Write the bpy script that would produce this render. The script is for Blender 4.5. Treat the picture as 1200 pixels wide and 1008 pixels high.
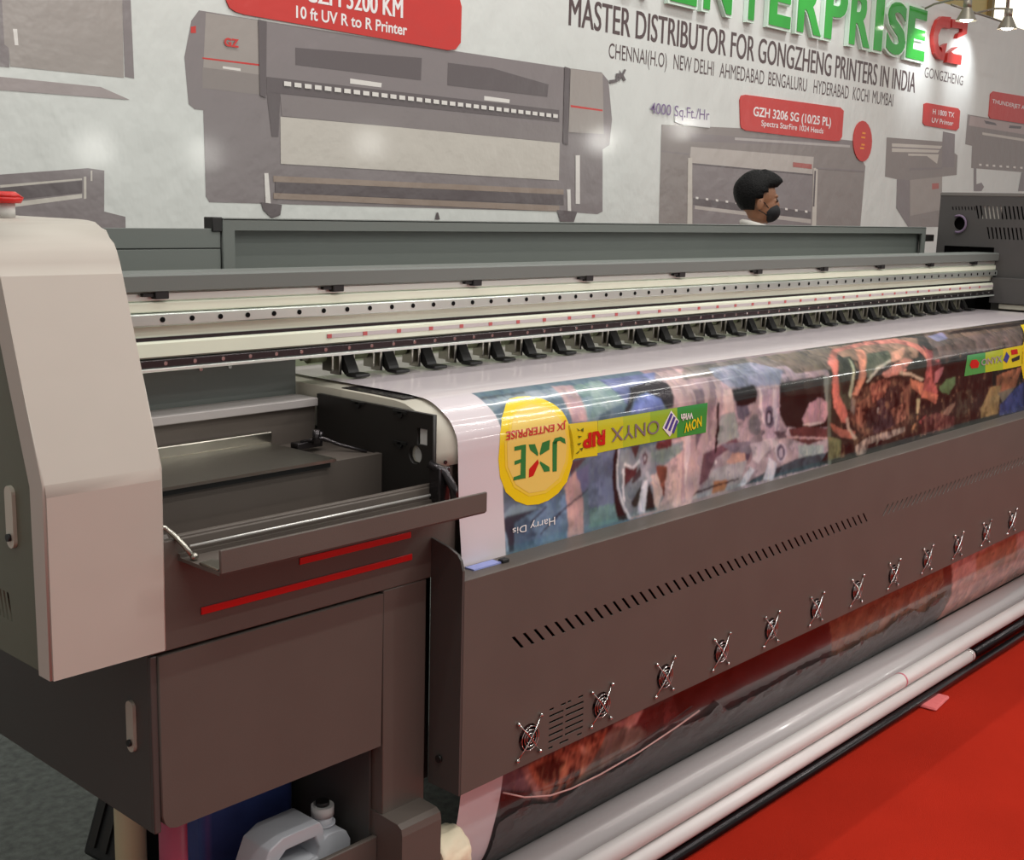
import bpy, bmesh, math, random
import numpy as np
from mathutils import Vector, Matrix
from mathutils.geometry import tessellate_polygon
random.seed(7)
for o in list(bpy.data.objects): bpy.data.objects.remove(o)
SC=bpy.context.scene; C=SC.collection
PI=math.pi; R_=math.radians
# ------------------------------------------------------------------ camera
th=R_(10.274); az=R_(42.21); ro=R_(1.444)
fw=Vector((math.cos(az)*math.cos(th),math.sin(az)*math.cos(th),-math.sin(th)))
rt=Vector((math.sin(az),-math.cos(az),0)); up=rt.cross(fw)
rt,up=rt*math.cos(ro)+up*math.sin(ro), up*math.cos(ro)-rt*math.sin(ro)
cam=bpy.data.cameras.new('camera'); co=bpy.data.objects.new('camera',cam); C.objects.link(co)
m=Matrix((( rt.x,up.x,-fw.x,0),(rt.y,up.y,-fw.y,0),(rt.z,up.z,-fw.z,1.6),(0,0,0,1)))
co.matrix_world=m
cam.sensor_fit='HORIZONTAL'; cam.sensor_width=36; cam.lens=1435/1200*36; cam.clip_start=.05; cam.clip_end=100
SC.camera=co
# ------------------------------------------------------------------ world and lights
w=bpy.data.worlds.new('hall_light'); SC.world=w; w.use_nodes=True
bg=w.node_tree.nodes['Background']; bg.inputs[0].default_value=(1.0,.985,.95,1); bg.inputs[1].default_value=.31
def area(name,loc,target,sx,sy,power,col=(1,.96,.9)):
    l=bpy.data.lights.new(name,'AREA'); l.shape='RECTANGLE'; l.size=sx; l.size_y=sy; l.energy=power; l.color=col
    o=bpy.data.objects.new(name,l); C.objects.link(o); o.location=loc
    d=Vector(target)-Vector(loc); o.rotation_euler=d.to_track_quat('-Z','X' if abs(d.x)<abs(d.z) and False else 'Y').to_euler(); return o
def strip(name,x,y,z,L,wd,power,tilt=0):
    l=bpy.data.lights.new(name,'AREA'); l.shape='RECTANGLE'; l.size=L; l.size_y=wd; l.energy=power; l.color=(1,.97,.92)
    o=bpy.data.objects.new(name,l); C.objects.link(o); o.location=(x,y,z); o.rotation_euler=(tilt,0,0); return o
strip('ceiling_light_row',4,-2.6,5.2,10,.10,90)
strip('ceiling_light_row',4,-1.0,5.2,10,.10,95)
strip('ceiling_light_row',4,.7,5.2,10,.08,80)
strip('ceiling_light_row',4,2.9,5.2,10,.08,75)
def spot(name,loc,target,power,ang=50,r=.06,col=(1,.97,.92),blend=.6):
    l=bpy.data.lights.new(name,'SPOT'); l.energy=power; l.spot_size=R_(ang); l.spot_blend=blend; l.shadow_soft_size=r; l.color=col
    o=bpy.data.objects.new(name,l); C.objects.link(o); o.location=loc
    o.rotation_euler=(Vector(target)-Vector(loc)).to_track_quat('-Z','Y').to_euler(); return o
spot('stall_spot',(4.6,-1.2,3.4),(2.6,1.8,1.2),60,90,.12)
for x in (1.4,2.6,3.8,5.0,6.2,7.4): spot('wall_washer',(x,3.72,3.60),(x,4.2,2.3),20,95,.08,(.97,.98,1),.9)
for x,z,e in ((8.0,2.19,55),(9.6,2.2,45),(12.5,2.5,45),(18.1,2.86,90),(20.7,3.25,70)):
    l=bpy.data.lights.new('far_stall_light','POINT'); l.energy=e; l.shadow_soft_size=.22; l.color=(1,.98,.92)
    o=bpy.data.objects.new('far_stall_light',l); C.objects.link(o); o.location=(x,-6,z)
SC.view_settings.view_transform='Standard'; SC.view_settings.look='None'; SC.view_settings.exposure=0.30; SC.view_settings.gamma=1
SC.view_settings.use_curve_mapping=False
# ------------------------------------------------------------------ materials
def lin(c): return tuple((v/255/12.92 if v/255<=.04045 else ((v/255+.055)/1.055)**2.4) for v in c)
MATS={}
def mat(name,rgb=(128,128,128),rough=.5,metal=0,spec=.5,coat=0,bump=0,bscale=60,var=0,vscale=8,alpha=1,emit=0,trans=0,bstretch=None,ior=None):
    if name in MATS: return MATS[name]
    m=bpy.data.materials.new(name); m.use_nodes=True; nt=m.node_tree; b=nt.nodes['Principled BSDF']
    c=lin(rgb)+(1,); b.inputs['Base Color'].default_value=c
    b.inputs['Roughness'].default_value=rough; b.inputs['Metallic'].default_value=metal
    b.inputs['Specular IOR Level'].default_value=spec; b.inputs['Coat Weight'].default_value=coat; b.inputs['Coat Roughness'].default_value=.08
    b.inputs['Transmission Weight'].default_value=trans
    if alpha<1: b.inputs['Alpha'].default_value=alpha
    if emit: b.inputs['Emission Color'].default_value=c; b.inputs['Emission Strength'].default_value=emit
    tc=nt.nodes.new('ShaderNodeTexCoord')
    src=tc.outputs['Object']
    if bstretch:
        mp=nt.nodes.new('ShaderNodeMapping'); mp.inputs['Scale'].default_value=bstretch; nt.links.new(src,mp.inputs['Vector']); src=mp.outputs['Vector']
    if var:
        n=nt.nodes.new('ShaderNodeTexNoise'); n.inputs['Scale'].default_value=vscale; n.inputs['Detail'].default_value=5; nt.links.new(src,n.inputs['Vector'])
        mr=nt.nodes.new('ShaderNodeMapRange'); mr.inputs['From Min'].default_value=.3; mr.inputs['From Max'].default_value=.7; mr.inputs['To Min'].default_value=1-var; mr.inputs['To Max'].default_value=1+var
        nt.links.new(n.outputs['Fac'],mr.inputs['Value'])
        vm=nt.nodes.new('ShaderNodeVectorMath'); vm.operation='SCALE'; vm.inputs[0].default_value=c[:3]; nt.links.new(mr.outputs['Result'],vm.inputs['Scale'])
        nt.links.new(vm.outputs['Vector'],b.inputs['Base Color'])
    if bump:
        n2=nt.nodes.new('ShaderNodeTexNoise'); n2.inputs['Scale'].default_value=bscale; n2.inputs['Detail'].default_value=3; nt.links.new(src,n2.inputs['Vector'])
        bp=nt.nodes.new('ShaderNodeBump'); bp.inputs['Strength'].default_value=bump; bp.inputs['Distance'].default_value=.01
        nt.links.new(n2.outputs['Fac'],bp.inputs['Height']); nt.links.new(bp.outputs['Normal'],b.inputs['Normal'])
    MATS[name]=m; return m
PC=mat('powder_coat_grey',(94,86,80),.45,spec=.32,bump=.04,bscale=400,var=.04)  # warmed so the red carpet's bounce sits in the coat colour
PCU=mat('powder_coat_upper_lit',(112,117,113),.45,spec=.4,bump=.04,bscale=400)  # same coat, lighter and greener to cancel carpet bounce on upper parts
PCD=mat('powder_coat_dark',(74,71,68),.45,spec=.4,bump=.04,bscale=400)
PCB=mat('ink_station_coat',(80,78,77),.4,spec=.4)
BLK=mat('black_plate',(38,35,33),.45,spec=.4)
BLKR=mat('black_rubber',(22,22,22),.5,spec=.5)
SIL=mat('champagne_silver',(188,182,172),.5,metal=.08,spec=.5,bump=.02,bscale=600,var=.02)
OLV=mat('olive_grey_panel',(98,101,86),.45,spec=.4,bump=.03,bscale=300)
CREAM=mat('cream_beam_paint',(232,236,216),.3,spec=.5,var=.03)
PLAT=mat('cream_platen',(226,220,204),.3,spec=.5)
CHR=mat('chrome',(215,215,212),.12,metal=1)
STEEL=mat('brushed_steel',(170,166,156),.28,metal=1,bump=.05,bscale=30,bstretch=(1,8,1))
RAILD=mat('dark_rail_steel',(70,66,68),.22,metal=.8)
RAILL=mat('ground_rail_steel',(205,212,205),.3,metal=.7,var=.15,vscale=4)
ALU=mat('polished_aluminium',(228,235,228),.3,metal=.6,var=.05,vscale=3)
DARK=mat('dark_gap',(14,13,13),.8,spec=.1)  # near-black, puts the shade of slots, openings and bolt holes into colour
REDV=mat('red_vinyl_stripe',(205,22,22),.35)
WRED=mat('red_knob',(205,30,25),.3)
WHT=mat('white_plastic',(215,214,210),.4)
PAPER=mat('blank_vinyl',(212,204,208),.22,spec=.5,coat=.2,bump=.05,bscale=12)
CARPET=mat('red_carpet',(178,42,26),.95,spec=.05,bump=.6,bscale=500,var=.07,vscale=3)
GCARPET=mat('grey_carpet',(98,102,98),.95,spec=.05,bump=.6,bscale=300,var=.25,vscale=40)
# vinyl ink material with vertex colour
VIN=bpy.data.materials.new('printed_vinyl'); VIN.use_nodes=True
b=VIN.node_tree.nodes['Principled BSDF']; ca=VIN.node_tree.nodes.new('ShaderNodeVertexColor'); ca.layer_name='ink'
VIN.node_tree.links.new(ca.outputs['Color'],b.inputs['Base Color']); b.inputs['Roughness'].default_value=.2; b.inputs['Coat Weight'].default_value=.38; b.inputs['Specular IOR Level'].default_value=.2; b.inputs['Coat Roughness'].default_value=.03
tcn=VIN.node_tree.nodes.new('ShaderNodeTexCoord'); nz=VIN.node_tree.nodes.new('ShaderNodeTexNoise'); nz.inputs['Scale'].default_value=5
bpn=VIN.node_tree.nodes.new('ShaderNodeBump'); bpn.inputs['Strength'].default_value=.12; bpn.inputs['Distance'].default_value=.01
VIN.node_tree.links.new(tcn.outputs['Object'],nz.inputs['Vector']); VIN.node_tree.links.new(nz.outputs['Fac'],bpn.inputs['Height']); VIN.node_tree.links.new(bpn.outputs['Normal'],b.inputs['Normal']); VIN.node_tree.links.new(bpn.outputs['Normal'],b.inputs['Coat Normal'])
INK=dict(sun_yellow=(238,208,30),sun_pale=(238,208,108),sun_mid=(240,208,70),banner_yellow=(226,208,40),banner_lime1=(205,205,45),banner_lime2=(180,198,50),banner_lime3=(150,188,52),banner_green=(42,150,66),
 tag_green=(60,160,80),logo_green=(22,128,66),logo_red=(200,38,32),white_ink=(235,232,230),logo_blue=(66,72,150),ink_dark=(50,48,50),leaf_dark=(90,105,40),ink_grey=(128,120,124),ink_pale=(165,160,160),
 ink_brown=(84,68,68),ink_purple=(120,98,140),sign_red=(198,52,46),print_grey=(132,124,124),print_light=(158,150,144),print_mid=(138,130,126),print_mid2=(132,124,123),print_deep=(98,90,91),print_paper=(196,190,180),
 print_paper2=(182,175,168),print_paler=(176,170,166),print_tan=(150,134,122),print_white=(222,218,212),print_shadow=(160,150,148),print_red_soft=(170,95,88),print_pink=(172,156,152),paper_strip=(226,228,226))
def ink(n):
    return mat(n,INK[n],.3,spec=.5,coat=.2,bump=.5,bscale=9)
BANN=mat('banner_vinyl',(212,215,210),.33,spec=.5,coat=.2,bump=.7,bscale=9,var=.02,bstretch=(1,1,.7))
# ------------------------------------------------------------------ helpers
def put(o,parent=None):
    C.objects.link(o)
    if parent is not None: o.parent=parent
    return o
def empty(name,label,cat,loc=(0,0,0),group=None):
    o=bpy.data.objects.new(name,None); o.location=loc; o['label']=label; o['category']=cat
    if group: o['group']=group
    o.empty_display_size=.1
    return put(o)
def tag(o,label,cat,group=None):
    o['label']=label; o['category']=cat
    if group: o['group']=group
    return o
def lab(o,l): o['label']=l; return o
def struct(o): o['kind']='structure'; return o
class MB:
    def __init__(s): s.b=bmesh.new(); s.sm=set()
    def box(s,x0,x1,y0,y1,z0,z1,bev=0,mi=0,seg=2,M=None):
        r=bmesh.ops.create_cube(s.b,size=1)
        for v in r['verts']:
            v.co=Vector(((x0+x1)/2+v.co.x*(x1-x0),(y0+y1)/2+v.co.y*(y1-y0),(z0+z1)/2+v.co.z*(z1-z0)))
            if M: v.co=M@v.co
        fs=set(f for v in r['verts'] for f in v.link_faces)
        for f in fs: f.material_index=mi
        if bev:
            es=set(e for v in r['verts'] for e in v.link_edges)
            q=bmesh.ops.bevel(s.b,geom=list(es),offset=bev,segments=seg,affect='EDGES',profile=.5)
            for f in q['faces']: f.material_index=mi; f.smooth=True
        return s
    def cyl(s,p,q,r,n=16,r2=None,mi=0,caps=True,smooth=True):
        p=Vector(p);q=Vector(q);d=q-p;L=d.length
        M=Matrix.Translation((p+q)/2)@d.to_track_quat('Z','Y').to_matrix().to_4x4()
        x=bmesh.ops.create_cone(s.b,segments=n,radius1=r,radius2=r if r2 is None else r2,depth=L,cap_ends=caps,matrix=M)
        for f in set(f for v in x['verts'] for f in v.link_faces):
            f.material_index=mi
            if smooth and len(f.verts)==4: f.smooth=True
        return s
    def sph(s,c,r,u=12,v=8,sc=(1,1,1),mi=0,M=None):
        x=bmesh.ops.create_uvsphere(s.b,u_segments=u,v_segments=v,radius=r)
        for k in x['verts']:
            k.co=Vector((k.co.x*sc[0],k.co.y*sc[1],k.co.z*sc[2]))
            if M: k.co=M@k.co
            k.co+=Vector(c)
        for f in set(f for k in x['verts'] for f in k.link_faces): f.smooth=True; f.material_index=mi
        return s
    def prof(s,pts,x0,x1,mi=0,smooth=False):
        """closed (y,z) profile extruded along X"""
        a=[s.b.verts.new((x0,y,z)) for y,z in pts]; c=[s.b.verts.new((x1,y,z)) for y,z in pts]; n=len(pts)
        fs=[]
        try:
            fs.append(s.b.faces.new(a)); fs.append(s.b.faces.new(c[::-1]))
        except ValueError: pass
        for i in range(n):
            f=s.b.faces.new((a[i],c[i],c[(i+1)%n],a[(i+1)%n])); f.smooth=smooth; fs.append(f)
        for f in fs: f.material_index=mi
        return s
    def tube(s,pts,r,n=8,mi=0,closed=False):
        pts=[Vector(p) for p in pts]; N=len(pts); rings=[]
        pu=None
        for i,p in enumerate(pts):
            if closed: t=pts[(i+1)%N]-pts[i-1]
            else: t=pts[min(i+1,N-1)]-pts[max(i-1,0)]
            t.normalize()
            u=pu-t*pu.dot(t) if pu else t.orthogonal()
            if u.length<1e-5: u=t.orthogonal()
            u.normalize(); pu=u; v=t.cross(u)
            rings.append([s.b.verts.new(p+(u*math.cos(2*PI*k/n)+v*math.sin(2*PI*k/n))*r) for k in range(n)])
        for i in range(N if closed else N-1):
            A,B=rings[i],rings[(i+1)%N]
            for k in range(n):
                f=s.b.faces.new((A[k],A[(k+1)%n],B[(k+1)%n],B[k])); f.smooth=True; f.material_index=mi
        if not closed:
            for q in (rings[0][::-1],rings[-1]):
                f=s.b.faces.new(q); f.material_index=mi
        return s
    def poly(s,pts,mi=0):
        f=s.b.faces.new([s.b.verts.new(p) for p in pts]); f.material_index=mi; return f
    def out(s,name,mats,parent=None):
        bmesh.ops.recalc_face_normals(s.b,faces=s.b.faces)
        me=bpy.data.meshes.new(name); s.b.to_mesh(me); s.b.free()
        for q in (mats if isinstance(mats,(list,tuple)) else [mats]): me.materials.append(q)
        return put(bpy.data.objects.new(name,me),parent)
def eval_mesh(o,name):
    dg=bpy.context.evaluated_depsgraph_get(); dg.update()
    return bpy.data.meshes.new_from_object(o.evaluated_get(dg))
def plate(name,outer,holes,thick,frame,material,parent=None):
    """flat sheet with real holes. outer/holes in 2-D, frame maps (a,b,c)->world"""
    cu=bpy.data.curves.new(name,'CURVE'); cu.dimensions='2D'; cu.fill_mode='BOTH'; cu.extrude=thick/2
    for pts in [outer]+holes:
        sp=cu.splines.new('POLY'); sp.points.add(len(pts)-1)
        for i,p in enumerate(pts): sp.points[i].co=(p[0],p[1],0,1)
        sp.use_cyclic_u=True
    t=bpy.data.objects.new('tmp',cu); C.objects.link(t); me=eval_mesh(t,name); bpy.data.objects.remove(t)
    for v in me.vertices: v.co=frame(v.co.x,v.co.y,v.co.z)
    me.name=name; me.materials.clear(); me.materials.append(material)
    bm=bmesh.new(); bm.from_mesh(me); bmesh.ops.remove_doubles(bm,verts=bm.verts,dist=1e-6); bmesh.ops.recalc_face_normals(bm,faces=bm.faces); bm.to_mesh(me); bm.free()
    return put(bpy.data.objects.new(name,me),parent)
def circ(cx,cy,r,n=20): return [(cx+r*math.cos(2*PI*i/n),cy+r*math.sin(2*PI*i/n)) for i in range(n)]
def text_verts(s,off=0,ext=0):
    bold=off if 'M' in s else 0
    if bold: off=0
    cu=bpy.data.curves.new('t','FONT'); cu.body=s; cu.size=20; cu.offset=off*20; cu.extrude=ext*20; cu.resolution_u=4
    t=bpy.data.objects.new('tmp',cu); C.objects.link(t); me=eval_mesh(t,'t'); bpy.data.objects.remove(t)
    V=[];F=[]
    for i,dx in enumerate((0,) if not bold else (-bold,0,bold)):
        k0=len(V); V+=[(v.co.x/20+dx,v.co.y/20,v.co.z/20+.00012*i) for v in me.vertices]; F+=[[q+k0 for q in p.vertices] for p in me.polygons]
    n_=bpy.data.meshes.new('t'); n_.from_pydata(V,[],F); n_.update()
    bm=bmesh.new(); bm.from_mesh(n_); bmesh.ops.remove_doubles(bm,verts=bm.verts,dist=1e-6); bm.to_mesh(n_); bm.free()
    return n_
def join_poly(name,items,fr,parent,z0=0):
    """flat printed artwork: items=[(ink name, pts)], fr(a,b,layer)->world"""
    mats=[];b=bmesh.new()
    for k,(mn,pts) in enumerate(items):
        if mn not in mats: mats.append(mn)
        vs=[b.verts.new(fr(p[0],p[1],k)) for p in pts]
        for tri in tessellate_polygon([[Vector((p[0],p[1],0)) for p in pts]]):
            if len(set(tri))==3:
                f=b.faces.new([vs[i] for i in tri]); f.material_index=mats.index(mn)
    me=bpy.data.meshes.new(name); b.to_mesh(me); b.free()
    for q in mats: me.materials.append(ink(q))
    return put(bpy.data.objects.new(name,me),parent)
XP3=3.2233
PROF=[[2.3,1.221],[2.12,1.2195],[1.95,1.219],[1.85,1.2185],[1.8,1.2165],[1.785,1.215],[1.768,1.2115],[1.752,1.205],[1.735,1.196],[1.72,1.1865],[1.708,1.1765],[1.7,1.166],[1.693,1.155],[1.688,1.142],[1.686,1.125],[1.6845,1.09],[1.682,1.04],[1.679,0.99],[1.672,0.92],[1.668,0.87],[1.662,0.75],[1.658,0.55],[1.657,0.47],[1.66,0.4],[1.668,0.34],[1.684,0.27],[1.705,0.2],[1.735,0.14]]
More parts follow.
